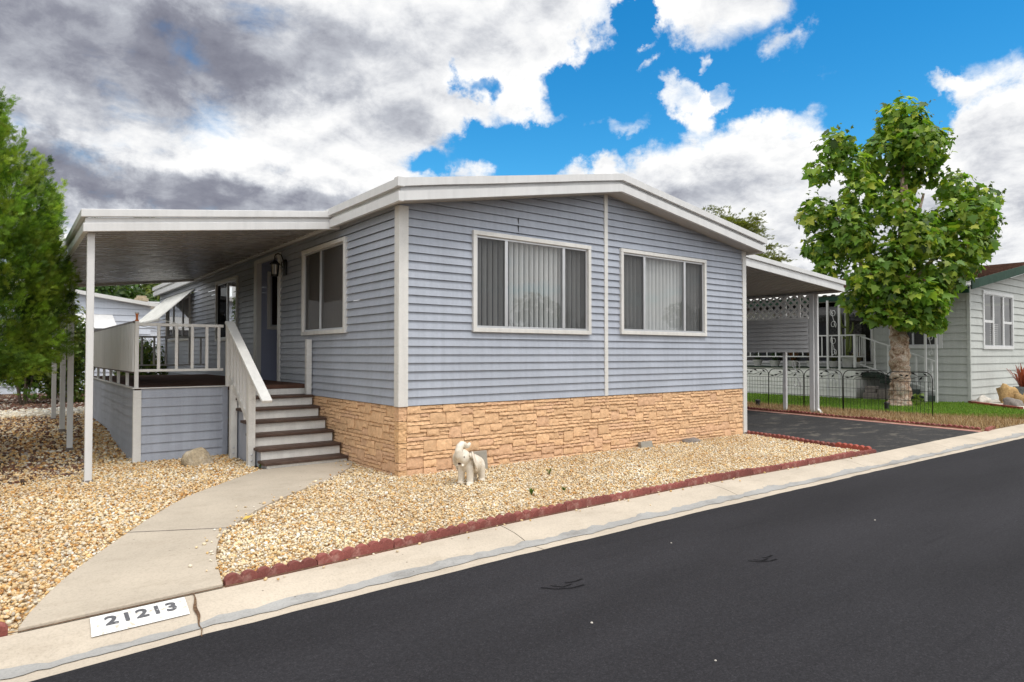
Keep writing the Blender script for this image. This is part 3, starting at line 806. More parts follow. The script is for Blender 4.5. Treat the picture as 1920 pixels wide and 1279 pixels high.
# windows
window(home, front, *W1, [1.56, 2.575], screens=[(1.09, 1.545), (2.59, 3.03)])
window(home, front, *W2, [4.27, 5.26], screens=[(3.79, 4.25), (5.28, 5.75)])
window(home, side, *WA, [2.42], screens=[(1.55, 2.41), (2.43, 3.07)], blind_mat='curtain', glass='glassdark', screen_mat='screen_dense')
window(home, side, *WB, [7.55], screens=[(7.57, 8.36)], screen_mat='open_pane_dark', blinds=False, glass='glass', label='sliding window with dark pane beside the entry recess')  # far half is an open pane, its darkness painted by a near-black sheet
window(home, side, *WC, [11.9, 13.1], blinds=False, glass='glassdark', label='window below the striped metal awning')
mb = MB(); mb.poly([(.35, 6.6, 1.6), (.35, 8.6, 1.6), (.35, 8.6, 3.1), (.35, 6.6, 3.1)]); mb.build('dark_room_sheet', M['dark'], home); mb = MB(); mb.poly([(.35, 10.8, 1.6), (.35, 14.2, 1.6), (.35, 14.2, 3.1), (.35, 10.8, 3.1)])  # dark sheets standing in for the unlit rooms behind the panes
mb.build('dark_room_sheet', M['dark'], home)
# corner trims and centre batten
mb = MB(); mb.box(-.024, .105, -.026, -.0, ZB - .01, 3.20); mb.box(-.026, -.0, .0, .085, ZB - .01, 3.20); mb.build('corner_trim', M['white'], home, bevel=.004)
mb = MB(); mb.box(W - .075, W + .03, -.03, .02, .03, soffit_z(W)); mb.box(W + .002, W + .03, .02, .10, .03, soffit_z(W)); mb.build('corner_trim', M['white'], home, bevel=.004)
mb = MB(); mb.box(3.385, 3.455, -.026, .0, ZB - .005, soffit_z(3.42)); mb.build('batten', M['white'], home, bevel=.003)
# vertical panel splice seen near the gable
mb = MB(); mb.box(1.765, 1.772, -.0165, -.002, 3.06, 3.27); mb.build('siding_joint', M['dark'], home)
# roof slab, gable and eave fascias in three bands
YF = -.28
top = [(-.14, 3.425), (RIDGE, 4.065), (7.14, 3.515)]; bot = [(7.14, 3.285), (RIDGE, 3.83), (-.14, 3.19)]
mb = MB(); mb.prism(top + bot, 'y', YF, LEN + .1)
roof = mb.build('roof', M['soffit_grey'], home)
mb = MB(); mb.prism([(-.16, 3.432), (RIDGE, 4.072), (7.16, 3.522), (7.16, 3.530), (RIDGE, 4.082), (-.16, 3.440)], 'y', YF - .03, LEN + .12)
mb.build('roof_sheet', M['metalroof'], roof)
def gable_band(mb, d0, d1, pr, wave=0):
    segs = [((-.14 - pr, 3.425 - pr * .17), (RIDGE, 4.065)), ((RIDGE, 4.065), (7.14 + pr, 3.515 - pr * .15))]
    for (xa, za), (xb, zb) in segs:
        n = 12
        for i in range(n):
            t0, t1 = i / n, (i + 1) / n
            x0, x1 = xa + (xb - xa) * t0, xa + (xb - xa) * t1
            z0, z1 = za + (zb - za) * t0, za + (zb - za) * t1
            w0 = wave * noise.noise((x0 * 1.3, d0, 0)); w1 = wave * noise.noise((x1 * 1.3, d0, 0))
            mb.hexa([(x0, YF - pr + w0, z0 - d1 + w0), (x1, YF - pr + w1, z1 - d1 + w1), (x1, YF + .005, z1 - d1 + w1), (x0, YF + .005, z0 - d1 + w0),
                     (x0, YF - pr + w0, z0 - d0), (x1, YF - pr + w1, z1 - d0), (x1, YF + .005, z1 - d0), (x0, YF + .005, z0 - d0)])
mb = MB()
gable_band(mb, -.012, .082, .060, .006); gable_band(mb, .084, .134, .004); gable_band(mb, .136, .245, .040)
for (z0, z1, pr) in ((3.343, 3.437, .060), (3.291, 3.341, .004), (3.180, 3.289, .040)):
    mb.box(-.14 - pr, -.135, YF - pr + .002, LEN + .1, z0 - pr * .17, z1 - pr * .17)
    mb.box(7.135, 7.14 + pr, YF - pr + .002, LEN + .1, z0 + .09 - pr * .15, z1 + .09 - pr * .15)
mb.build('fascia', M['white2'], roof)
mb = MB(); mb.box(-.206, -.12, YF - .066, YF + .03, 3.335, 3.442); mb.box(-.186, -.12, YF - .046, YF + .03, 3.172, 3.285); mb.build('corner_cap', M['white2'], roof, bevel=.003)
# stone skirting: cast ashlar blocks standing proud of a dark joint plane
def skirting(fn, u0, u1, z0, z1, seed, name='stone_skirting'):
    rr = random.Random(seed)
    ch = (z1 - z0) / 18; cw = .045; nu = int(round((u1 - u0) / cw)); cw = (u1 - u0) / nu
    occ = [[False] * nu for _ in range(18)]
    V, F, C = [], [], []
    def half0(r): return 9 if r < 9 else 18
    def add(poly, col):
        n = len(V); V.extend(poly); C.extend([col] * len(poly)); F.append(list(range(n, n + len(poly))))
    for r in range(18):
        for c in range(nu):
            if occ[r][c]: continue
            opts = [(10, 1), (7, 1), (5, 2), (4, 2), (4, 3), (5, 3), (3, 1), (4, 1), (6, 1), (8, 1), (4, 2), (12, 1), (5, 1)]
            rr.shuffle(opts); opts.sort(key=lambda q_: (r >= half0(r) - 1) and q_[1] > 1)
            half = 9 if r < 9 else 18
            for (w, h) in opts + [(2, 1), (1, 1)]:
                if c + w > nu or r + h > half: continue
                if any(occ[r + j][c + i] for j in range(h) for i in range(w)): continue
                if (c + w < nu) and not occ[r][c + w] and c + w + 1 >= nu: w = min(w + 1, nu - c) if not occ[r][nu - 1] else w
                break
            for j in range(h):
                for i in range(w): occ[r + j][c + i] = True
            a, b = u0 + c * cw + .0015, u0 + (c + w) * cw - .0015
            zl, zh = z0 + r * ch + .002, z0 + (r + h) * ch - .002
            low = 1 - (zl - z0) / (z1 - z0)
            t = rr.random()
            base = np.array((.76, .49, .285)) * rr.uniform(.90, 1.08) * (1 - .06 * (rr.random() < .2))
            if rr.random() < .15 + .45 * (low > .72): base = base * .6 + np.array((.62, .38, .26)) * .4
            o = .012 + rr.uniform(-.003, .010)
            n1 = max(2, int((b - a) / .022) + 1); n2 = 4
            g = []
            for j in range(n2 + 1):
                row = []
                for i in range(n1 + 1):
                    u = a + (b - a) * i / n1; z = zl + (zh - zl) * j / n2
                    e = (i in (0, n1)) or (j in (0, n2))
                    oo = o + .014 * noise.noise((u * 19 + seed, z * 30, seed)) + .008 * noise.noise((u * 53, z * 60, seed)) + .010 * (1 - j / n2)
                    if e: oo -= .004
                    if j == 0: z += .010 * noise.noise((u * 34, seed, r)) + .004
                    row.append(fn(u, z, oo))
                g.append(row)
            n = len(V)
            for row in g: V.extend(row); C.extend([tuple(base)] * len(row))
            k = n1 + 1
            for j in range(n2):
                for i in range(n1): F.append([n + j * k + i, n + j * k + i + 1, n + (j + 1) * k + i + 1, n + (j + 1) * k + i])
            # returns to the joint plane
            ring = [g[0][i] for i in range(k)] + [g[j][n1] for j in range(1, n2 + 1)] + [g[n2][i] for i in range(n1 - 1, -1, -1)] + [g[j][0] for j in range(n2 - 1, 0, -1)]
            def back(p, q):
                return p
            ruv = [(a + (b - a) * i / n1, zl) for i in range(k)] + [(b, zl + (zh - zl) * j / n2) for j in range(1, n2 + 1)] + [(a + (b - a) * i / n1, zh) for i in range(n1 - 1, -1, -1)] + [(a, zl + (zh - zl) * j / n2) for j in range(n2 - 1, 0, -1)]
            m = len(ring)
            for i in range(m):
                i2 = (i + 1) % m
                add([fn(*ruv[i], -.008), fn(*ruv[i2], -.008), ring[i2], ring[i]], tuple(base * .9))
    F3 = []
    for f in F: F3.append(f)
    o = np_mesh(name, V, F3, M['stone'], home, colors=np.array(C))
    mb = MB()
    p = [fn(u0, z0 - .1, -.006), fn(u1, z0 - .1, -.006), fn(u1, z1, -.006), fn(u0, z1, -.006)]
    mb.poly(p); mb.build('joint_plane', M['mortar'], o)
    return o
def front_s(u, z, o): return (u, .012 - o, z)
def side_s(u, z, o): return (.012 - o, u, z)
skirting(front_s, .10, W - .07, -.02, ZB - .006, 5)
skirting(side_s, .10, 3.0, -.02, ZB - .006, 8)
# corner quoin of the skirting
rr = random.Random(3); z = -.02; mb = MB(); V = []
while z < ZB - .02:
    h = rr.choice((.06, .09, .13, .17)); h = min(h, ZB - .012 - z); j = rr.uniform(-.004, .004)
    mb.box(-.012 + j, .094, -.012 + j, .094, z + .003, z + h - .003); z += h
q = mb.build('stone_quoin', M['stone'], home)
at = q.data.color_attributes.new('Col', 'FLOAT_COLOR', 'POINT')
for i, d in enumerate(at.data):
    k = (i // 8) * 7 % 5
    d.color = ((.70, .45, .25, 1), (.73, .47, .26, 1), (.68, .43, .26, 1), (.72, .46, .25, 1), (.69, .44, .25, 1))[k]
sub_ = q.modifiers.new('cuts', 'SUBSURF'); sub_.subdivision_type = 'SIMPLE'; sub_.levels = 4; sub_.render_levels = 4
tx = bpy.data.textures.new('chisel', 'CLOUDS'); tx.noise_scale = .035; tx.noise_depth = 3
dsp = q.modifiers.new('chisel', 'DISPLACE'); dsp.texture = tx; dsp.texture_coords = 'LOCAL'; dsp.strength = .022; dsp.mid_level = .55
# striped metal awning over the rear window
mb = MB()
for i in range(16):
    y0 = 10.55 + i * .22
    mb.hexa([(-.02, y0, 3.03), (-.02, y0 + .215, 3.03), (-.80, y0 + .215, 2.27), (-.80, y0, 2.27), (-.02, y0, 3.055), (-.02, y0 + .215, 3.045), (-.80, y0 + .215, 2.285), (-.80, y0, 2.295)])
mb.bar((-.80, 10.55, 2.26), (-.80, 14.07, 2.26), .03, .04)
mb.bar((-.80, 10.56, 2.27), (-.01, 10.56, 2.10), .015, .015); mb.bar((-.80, 14.06, 2.27), (-.01, 14.06, 2.10), .015, .015)
mb.build('window_awning', M['paleskirt'], home)

# ---------------------------------------------------------------- porch deck
deck = thing('porch_deck', 'raised porch deck with blue grey skirt boards and white railing', 'deck', (-1.15, 6.0, 0))
DX0, DY0, DY1, DZ = -2.30, 3.08, 9.25, .99
mb = MB(); mb.box(DX0 + .02, -.02, DY0 + .02, DY1, DZ - .06, DZ); mb.build('deck_floor', M['carpet'], deck)
mb = MB(); mb.box(-1.12, -.02, 2.92, DY0 + .018, DZ - .06, DZ - .001); mb.build('deck_floor', M['carpet'], deck)
def dfront(u, z, o): return (u, DY0 - o, z)
def dside(u, z, o): return (DX0 - o, u, z)
mb = MB(); siding(mb, dfront, DX0 + .07, -1.20, .0, lambda u: DZ - .012, pitch=.122, butt=.012, wav=.001, seed=2)
mb.build('skirt_panel', M['deckside'], deck)
mb = MB(); siding(mb, dside, DY0 + .03, DY1, -.02, lambda u: DZ - .012, pitch=.122, butt=.012, wav=.006, seed=6)
mb.build('skirt_panel', M['deckside'], deck)
mb = MB(); mb.box(-1.20, -1.13, DY0 - .02, DY0 + .03, 0, DZ - .012); mb.build('skirt_end', M['deckside'], deck)
mb = MB(); mb.box(DX0 - .022, DX0 + .075, DY0 - .022, DY0, -.01, DZ - .03); mb.box(DX0 - .022, DX0, DY0, DY0 + .04, -.01, DZ - .03); mb.build('corner_trim', M['white'], deck, bevel=.004)
mb = MB(); mb.box(DX0 - .03, -1.125, DY0 - .028, DY0 + .02, DZ - .011, DZ + .003); mb.box(DX0 - .03, DX0 + .02, DY0 + .02, DY1, DZ - .011, DZ + .003); mb.build('edge_trim', M['white'], deck, bevel=.003)
# front railing
mb = MB(); mb.box(DX0 + .04, -1.19, DY0 + .0, DY0 + .035, 1.825, 1.865); rl = mb.build('railing', M['white'], deck, bevel=.004)
mb = MB(); mb.box(DX0 + .04, -1.19, DY0 + .0, DY0 + .035, 1.205, 1.24); mb.build('bottom_rail', M['white'], rl, bevel=.004)
for x in (-2.02, -1.80, -1.60, -1.41, -1.25):
    mb = MB(); mb.box(x - .019, x + .019, DY0 + .004, DY0 + .031, 1.24, 1.825); mb.build('baluster', M['white'], rl, bevel=.003)
mb = MB(); mb.box(DX0 - .008, DX0 + .04, DY0 - .012, DY0 + .036, DZ, 1.885); mb.build('rail_post', M['white'], deck, bevel=.004)
# privacy panel of ribbed boards on short posts
mb = MB(); y = DY0 + .04; prof = []
while y < DY1:
    prof += [(DX0 - .002, y), (DX0 - .004, y + .018), (DX0 - .026, y + .030), (DX0 - .026, y + .105), (DX0 - .004, y + .115)]; y += .15
n = len(prof)
for z in (1.207, 1.86): mb.v += [(x, yy, z) for x, yy in prof]
for z in (1.207, 1.86): mb.v += [(x + .012, yy, z) for x, yy in prof]
for i in range(n - 1):
    for o in (0, 2 * n): mb.f.append((o + i, o + i + 1, o + n + i + 1, o + n + i))
pp = mb.build('privacy_panel', M['white2'], deck)
mb = MB(); mb.box(DX0 - .02, DX0 + .03, DY0 + .037, DY1, 1.86, 1.89); mb.build('top_rail', M['wood_dark'], pp)
mb = MB(); mb.box(DX0 - .014, DX0 + .024, DY0 + .037, DY1, 1.185, 1.205); mb.build('bottom_rail', M['wood_dark'], pp)
y = DY0 + .82
while y < DY1:
    mb = MB(); mb.box(DX0 + .0, DX0 + .036, y, y + .06, DZ, 1.187); mb.build('baluster', M['white'], pp, bevel=.003); y += .92
# rear railing
mb = MB(); mb.box(DX0 + .03, -.02, DY1 - .035, DY1, 1.80, 1.84); rl = mb.build('railing', M['white'], deck)
mb = MB(); mb.box(DX0 + .03, -.02, DY1 - .035, DY1, 1.19, 1.22); mb.build('bottom_rail', M['white'], rl)
for i in range(9):
    x = DX0 + .27 + i * .235
    mb = MB(); mb.box(x - .02, x + .02, DY1 - .031, DY1 - .004, 1.22, 1.80); mb.build('baluster', M['white'], rl)

mb = MB(); mb.lathe((DX0 + .016, DY0 + .012, 1.885), [(.020, 0), (.026, .012), (.015, .02), (.015, .085), (.022, .09), (.02, .10)], 10)
t = thing('post_ornament', 'small orange and white ornament on top of the deck corner post', 'ornament', (DX0 + .016, DY0 + .012, 1.885))
mb.build('stem', M['rust'], t, smooth=False)
mb = MB(); mb.lathe((DX0 + .016, DY0 + .012, 1.885), [(.024, .10), (.026, .112), (.012, .118)], 10); mb.build('cap', M['white'], t)

# ---------------------------------------------------------------- porch stairs
st = thing('porch_stairs', 'six brown treads with white risers climbing beside the siding to the deck', 'stairs', (-.55, 2.1, 0))
TZ = [.842, .695, .545, .392, .240, .095]; TY = [2.63, 2.38, 2.12, 1.86, 1.60, 1.36]
SX0, SX1 = -1.09, -.03
prevz = DZ - .06; prevy = 2.925
for i, (z, yf) in enumerate(zip(TZ, TY)):
    x0 = SX0 - .04 - (.0 if i < 4 else .0)
    yb = prevy + .02
    mb = MB(); mb.box(x0, SX1, yf, yb, z - .036, z)
    mb.build('tread', M['tread'], st, bevel=.006)
    mb = MB(); mb.box(SX0, SX1 - .012, prevy, prevy + .018, z + .001, prevz)
    mb.build('riser', M['riser'], st, bevel=.002)
    prevy = yf + .03; prevz = z - .037
mb = MB(); mb.box(SX0, SX1 - .012, prevy, prevy + .018, .02, prevz); mb.build('riser', M['riser'], st, bevel=.002)
prof = [(2.95, .0), (2.95, .90)]; pz_ = .90
for i in range(6):
    ry = (2.925 if i == 0 else TY[i - 1] + .03) + .012
    prof += [(ry, pz_), (ry, TZ[i] - .038)]; pz_ = TZ[i] - .038
prof += [(TY[5] + .042, pz_), (TY[5] + .042, .0)]
mb = MB(); mb.prism(prof, 'x', SX0 + .004, SX0 + .03); mb.build('stringer', M['deckside'], st)
# posts, sloping hand rail and balusters on the open side
HX = -1.15
for (y, z0, z1) in ((2.70, .0, 1.02), (1.86, .0, 1.06)):
    mb = MB(); mb.box(HX - .045, HX + .045, y - .045, y + .045, z0, z1); np_ = mb.build('newel_post', M['riser'], st, bevel=.006)
    for dz in (.075, .15):
        mb = MB(); mb.lathe((0, 0, 0), [(.013, 0), (.013, .006), (.006, .010)], 10)
        mb.v = [(HX + x_ - .005, y - .045 - z_, z0 + dz + y_) for x_, y_, z_ in mb.v]
        mb.build('bolt', M['alu'], np_)
mb = MB(); mb.box(HX - .045, HX + .04, 2.88, 2.955, .985, 1.86); mb.build('newel_post', M['white'], st, bevel=.005)
def hz(y): return 1.88 - (2.94 - y) * .597
mb = MB(); mb.bar((HX + .01, 2.97, hz(2.97)), (HX + .01, 1.235, hz(1.235)), .125, .042); mb.build('handrail', M['white'], st, bevel=.008)
def lz(y): return 1.02 - (2.70 - y) * .60
mb = MB(); mb.bar((HX, 2.88, lz(2.88)), (HX, 1.905, lz(1.905)), .035, .075); mb.build('bottom_rail', M['riser'], st, bevel=.004)
for i in range(6):
    y = 2.80 - i * .155
    if y < 1.92: break
    mb = MB(); mb.box(HX - .018, HX + .018, y - .018, y + .018, lz(y) + .03, hz(y) - .02); mb.build('baluster', M['white'], st, bevel=.003)
mb = MB(); mb.box(HX - .042, HX + .042, 1.82, 1.90, 1.06, hz(1.87) - .02); mb.build('newel_post', M['white'], st, bevel=.004)
mb = MB(); mb.box(-.105, -.028, 2.72, 2.80, .842, 1.665); mb.build('wall_post', M['white'], st, bevel=.004)

# ---------------------------------------------------------------- porch roof (patio awning)
aw = thing('porch_awning', 'white metal porch roof on four slim posts left of the home', 'awning', (-1.5, 5.5, 0))
AX0, AX1, AY0, AY1 = -2.985, -.03, 1.72, 9.85
def az_b(x): return 2.80 + (3.185 - 2.80) * (x - AX0) / (.1 - AX0)
mb = MB()
y = AY0 + .02
prof = []
while y < AY1 - .05:
    prof += [(y, 0), (y + .09, 0), (y + .10, .035), (y + .17, .035)]; y += .18
prof.append((AY1, 0))
o = len(mb.v)
for x in (AX0, AX1):
    for (yy, d) in prof: mb.v.append((x, yy, az_b(x) + .045 + d))
n = len(prof)
for i in range(n - 1): mb.f.append((o + i, o + i + 1, o + n + i + 1, o + n + i))
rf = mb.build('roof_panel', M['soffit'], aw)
mb = MB()
mb.hexa([(AX0, AY0, az_b(AX0) + .08), (AX1, AY0, az_b(AX1) + .08), (AX1, AY1, az_b(AX1) + .08), (AX0, AY1, az_b(AX0) + .08),
         (AX0, AY0, az_b(AX0) + .10), (AX1, AY0, az_b(AX1) + .10), (AX1, AY1, az_b(AX1) + .10), (AX0, AY1, az_b(AX0) + .10)])
mb.build('roof_sheet', M['metalroof'], rf)
def aw_band(mb, d0, d1, pr, y0, sgn):
    za, zb = az_b(AX0), az_b(AX1)
    mb.hexa([(AX0 - pr, y0 - sgn * pr, za + d0), (AX1 + .0, y0 - sgn * pr, zb + d0), (AX1, y0 + sgn * .02, zb + d0), (AX0 - pr, y0 + sgn * .02, za + d0),
             (AX0 - pr, y0 - sgn * pr, za + d1), (AX1 + .0, y0 - sgn * pr, zb + d1), (AX1, y0 + sgn * .02, zb + d1), (AX0 - pr, y0 + sgn * .02, za + d1)])
mb = MB()
aw_band(mb, .0, .098, .028, AY0, 1); aw_band(mb, .10, .158, .010, AY0, 1); aw_band(mb, .16, .246, .050, AY0, 1)
aw_band(mb, .0, .20, .02, AY1, -1)
for (d0, d1, pr) in ((.0, .098, .028), (.10, .158, .010), (.16, .246, .05)):
    mb.box(AX0 - pr, AX0 + .02, AY0 + .021, AY1 - .021, az_b(AX0) + d0, az_b(AX0) + d1)
mb.build('fascia', M['white2'], aw, bevel=.005)
for (y, z) in ((1.86, -.01), (4.50, .06), (6.06, .19), (8.39, .19)):
    mb = MB(); mb.box(-2.962, -2.888, y - .036, y + .036, z, az_b(AX0) + .02)
    p = mb.build('post', M['white2'], aw, bevel=.006)
    mb = MB(); mb.box(-2.972, -2.878, y - .046, y + .046, z - .03, z + .035); mb.build('post_foot', M['rock_grey'], p, bevel=.004)

# ---------------------------------------------------------------- wall lantern
lamp = thing('wall_lantern', 'black carriage lantern on a curled bracket beside the entry', 'lamp', (-.05, 3.92, 2.8))
cx, cy = -.20, 3.92
mb = MB(); mb.prism([(cy - .055, 2.74), (cy + .055, 2.74), (cy + .055, 2.95), (cy + .03, 3.0), (cy - .03, 3.0), (cy - .055, 2.95)], 'x', -.055, -.016); mb.build('back_plate', M['black'], lamp, bevel=.008)
mb = MB(); mb.tube([(-.05, cy, 2.90), (-.07, cy, 3.0), (-.10, cy, 3.07), (-.15, cy, 3.09), (-.19, cy, 3.07), (-.205, cy, 3.03), (-.20, cy, 2.99)], .011, 8)
mb.tube([(-.07, cy, 2.86), (-.10, cy, 2.90), (-.09, cy, 2.95), (-.06, cy, 2.96)], .008, 6)
mb.build('bracket', M['black'], lamp, smooth=True)
mb = MB(); mb.lathe((cx, cy, 0), [(.012, 2.995), (.02, 2.985), (.03, 2.965), (.055, 2.945), (.085, 2.915), (.086, 2.905), (.06, 2.90)][::-1], 8); mb.build('lamp_cap', M['black'], lamp)
mb = MB(); mb.lathe((cx, cy, 0), [(.048, 2.735), (.058, 2.90)], 8); mb.build('lamp_glass', M['amber'], lamp)
mb = MB(); mb.lathe((cx, cy, 0), [(.02, 2.70), (.055, 2.718), (.062, 2.735), (.056, 2.742)], 8)
for k in range(6):
    a = k * math.pi / 3; mb.bar((cx + .051 * math.cos(a), cy + .051 * math.sin(a), 2.735), (cx + .064 * math.cos(a), cy + .064 * math.sin(a), 2.905), .011, .011)
mb.build('lamp_frame', M['black'], lamp)

# ---------------------------------------------------------------- carport
cp = thing('carport', 'white metal carport roof with lattice screen right of the home', 'carport', (10, 4, 0))
CX0, CX1, CY0, CY1 = 7.0, 12.08, .70, 10.5
def cz(x): return 3.285 + (2.92 - 3.285) * (x - 7.15) / (12.0 - 7.15)
mb = MB(); y = CY0; prof = []
while y < CY1 - .05:
    prof += [(y, 0), (y + .06, 0), (y + .068, .02), (y + .11, .02)]; y += .12
n = len(prof)
for x in (CX0, CX1):
    for (yy, d) in prof: mb.v.append((x, yy, cz(x) + .04 + d))
for i in range(n - 1): mb.f.append((i, i + 1, n + i + 1, n + i))
rf = mb.build('roof_panel', M['soffit_grey'], cp)
mb = MB(); mb.hexa([(CX0, CY0, cz(CX0) + .07), (CX1, CY0, cz(CX1) + .07), (CX1, CY1, cz(CX1) + .07), (CX0, CY1, cz(CX0) + .07), (CX0, CY0, cz(CX0) + .1), (CX1, CY0, cz(CX1) + .1), (CX1, CY1, cz(CX1) + .1), (CX0, CY1, cz(CX0) + .1)])
mb.build('roof_sheet', M['metalroof'], rf)
mb = MB()
for (d0, d1, pr) in ((.0, .10, .026), (.102, .166, .010), (.168, .262, .05)):
    za, zb = cz(CX0), cz(CX1)
    mb.hexa([(CX0 + .2, CY0 - pr, cz(CX0 + .2) + d0), (CX1 + pr, CY0 - pr, zb + d0), (CX1 + pr, CY0 + .02, zb + d0), (CX0 + .2, CY0 + .02, cz(CX0 + .2) + d0),
             (CX0 + .2, CY0 - pr, cz(CX0 + .2) + d1), (CX1 + pr, CY0 - pr, zb + d1), (CX1 + pr, CY0 + .02, zb + d1), (CX0 + .2, CY0 + .02, cz(CX0 + .2) + d1)])
    mb.box(CX1 - .02, CX1 + pr, CY0 + .021, CY1, zb + d0, zb + d1)
mb.build('fascia', M['white2'], cp, bevel=.005)
mb = MB(); mb.box(CX1 - .14, CX1 - .05, CY0 + .05, CY1, 2.90, 2.95); mb.build('beam', M['soffit_grey'], cp)
for (y, w) in ((1.40, .055), (2.12, .04)):
    mb = MB(); mb.box(11.97 - w, 11.97 + w, y - w, y + w, -.01, 2.91); mb.build('post', M['white2'], cp, bevel=.005)
for y in (4.75, 8.2):
    mb = MB(); mb.box(11.93, 12.01, y - .04, y + .04, -.01, 2.91); mb.build('post', M['white2'], cp, bevel=.005)
# downpipe in front of the thick post, kicked out at the foot
mb = MB()
for (a, b) in (((12.0, 1.30, 2.91), (12.0, 1.30, .10)), ((12.0, 1.30, .11), (11.94, 1.17, .01))):
    mb.bar(a, b, .07, .055, up=(0, 1, 0) if a[0] == b[0] and a[1] == b[1] else (0, 0, 1))
mb.build('downpipe', M['white2'], cp, bevel=.006)
# scroll work between the two posts
def scroll(P, z0, z1, u0, u1, r=.012):
    """an S scroll in the vertical plane: P(u,z) -> point"""
    mb = MB(); um = (u0 + u1) / 2; rw = (u1 - u0) * .40; h = z1 - z0
    pts = []
    for k in range(22):
        a = R(-60 + k * 22); rr_ = rw * (.25 + .75 * k / 21)
        pts.append((um + rr_ * math.cos(a) * .8, z1 - rw * 1.1 + rr_ * math.sin(a)))
    low = [(2 * um - u, z0 + z1 - z) for u, z in pts][::-1]
    mb.tube([P(u, z) for u, z in pts + low], r, 6)
    return mb
def Pc(u, z): return (11.97, u, z)
mb = MB()
for z0 in (.55, ):
    s = scroll(Pc, z0, z0 + .80, 1.62, 2.0, .007); o = len(mb.v); mb.v += s.v; mb.f += [tuple(i + o for i in f) for f in s.f]
mb.build('scroll', M['white2'], cp, smooth=True)
# lattice panel and lap panel below it
LY0, LY1 = 1.46, 8.15
mb = MB(); zl, zh = 2.335, 2.90; d = .185
y = LY0 - (zh - zl)
while y < LY1:
    for sg in (1, -1):
        a = (y, zl) if sg > 0 else (y, zh); b = (y + (zh - zl), zh) if sg > 0 else (y + (zh - zl), zl)
        # clip to the panel ends
        pa, pb = list(a), list(b)
        if pa[0] < LY0: t = (LY0 - pa[0]) / (pb[0] - pa[0]); pa = [LY0, pa[1] + t * (pb[1] - pa[1])]
        if pb[0] > LY1: t = (LY1 - pa[0]) / (pb[0] - pa[0]); pb = [LY1, pa[1] + t * (pb[1] - pa[1])]
        if pb[0] - pa[0] > .04:
            ox = .004 if sg > 0 else -.004
            mb.bar((11.905 + ox, pa[0], pa[1]), (11.905 + ox, pb[0], pb[1]), .050, .0075, up=(1, 0, 0))
    y += d
mb.box(11.885, 11.925, LY0, LY1, zl - .02, zl + .012); mb.box(11.885, 11.925, 1.66, 1.72, zl + .013, zh)
mb.build('lattice', M['bright_white'], cp)
mb = MB()
for i in range(5):
    c = 2.42 + i * .135
    mb.prism([(1.34 - .055 * math.sin(math.pi * k / 8), c - .065 + .13 * k / 8) for k in range(9)] + [(1.345, c + .065), (1.345, c - .065)], 'x', 11.99, 12.02)
mb.build('scallop_trim', M['white2'], cp)
def cside(u, z, o): return (11.90 - o, u, z)
mb = MB(); siding(mb, cside, LY0, LY1, 1.49, lambda u: 2.315, pitch=.104, butt=.040, wav=.003, seed=12)
mb.poly([(11.915, LY0, 1.49), (11.915, LY1, 1.49), (11.915, LY1, 2.315), (11.915, LY0, 2.315)])
mb.build('lap_panel', M['white2'], cp)

# ---------------------------------------------------------------- rocks and concrete blocks
def rock(name, label, cat, c, size, mat, seed, sub=3, rough=.22, group=None, squash=.15, rot=0):
    bm = bmesh.new(); bmesh.ops.create_icosphere(bm, subdivisions=sub, radius=1)
    for v in bm.verts:
        p = v.co.copy(); n = noise.noise(p * 1.1 + Vector((seed, seed, 0))) * rough * 1.6 + noise.noise(p * 2.7 + Vector((0, seed, seed))) * rough * .6 + noise.noise(p * 7 + Vector((seed, 0, 1))) * rough * .2
        v.co = p * (1 + n)
        x, y = v.co.x * math.cos(rot) - v.co.y * math.sin(rot), v.co.x * math.sin(rot) + v.co.y * math.cos(rot)
        v.co.x, v.co.y = x, y
        if v.co.z < -squash: v.co.z = -squash + (v.co.z + squash) * .2
        v.co = Vector((v.co.x * size[0], v.co.y * size[1], (v.co.z + squash) * size[2]))
    me = bpy.data.meshes.new(name); bm.to_mesh(me); bm.free()
    me.polygons.foreach_set('use_smooth', [True] * len(me.polygons))
    me.materials.append(mat)
    o = bpy.data.objects.new(name, me); COL.objects.link(o); o.location = c
    return tag(o, label, cat, group)
rock('boulder', 'rounded tan boulder on the gravel in front of the deck skirt', 'rock', (-1.66, 2.45, -.015), (.185, .14, .205), M['rock_tan'], 3.3, rough=.2, squash=.1)
def block(label, c, dx, dy, dz, rz, tilt=0):
    mb = MB(); mb.box(-dx / 2, dx / 2, -dy / 2, dy / 2, 0, dz)
    o = mb.build('concrete_block', M['block'], bevel=.006); o.location = c; o.rotation_euler = (tilt, 0, rz)
    return tag(o, label, 'block', 'grey concrete pieces along the skirting')
block('square grey concrete block standing behind the white elephant', (1.03, -.15, -.02), .26, .055, .25, R(3), R(-6))
block('small grey concrete block leaning on the stone skirting', (4.20, -.10, -.02), .24, .07, .115, R(-4), R(-14))
rock('flat_stone', 'flat grey stone lying against the stone skirting', 'rock', (5.30, -.12, -.01), (.19, .09, .075), M['rock_grey'], 8.8, rough=.25)

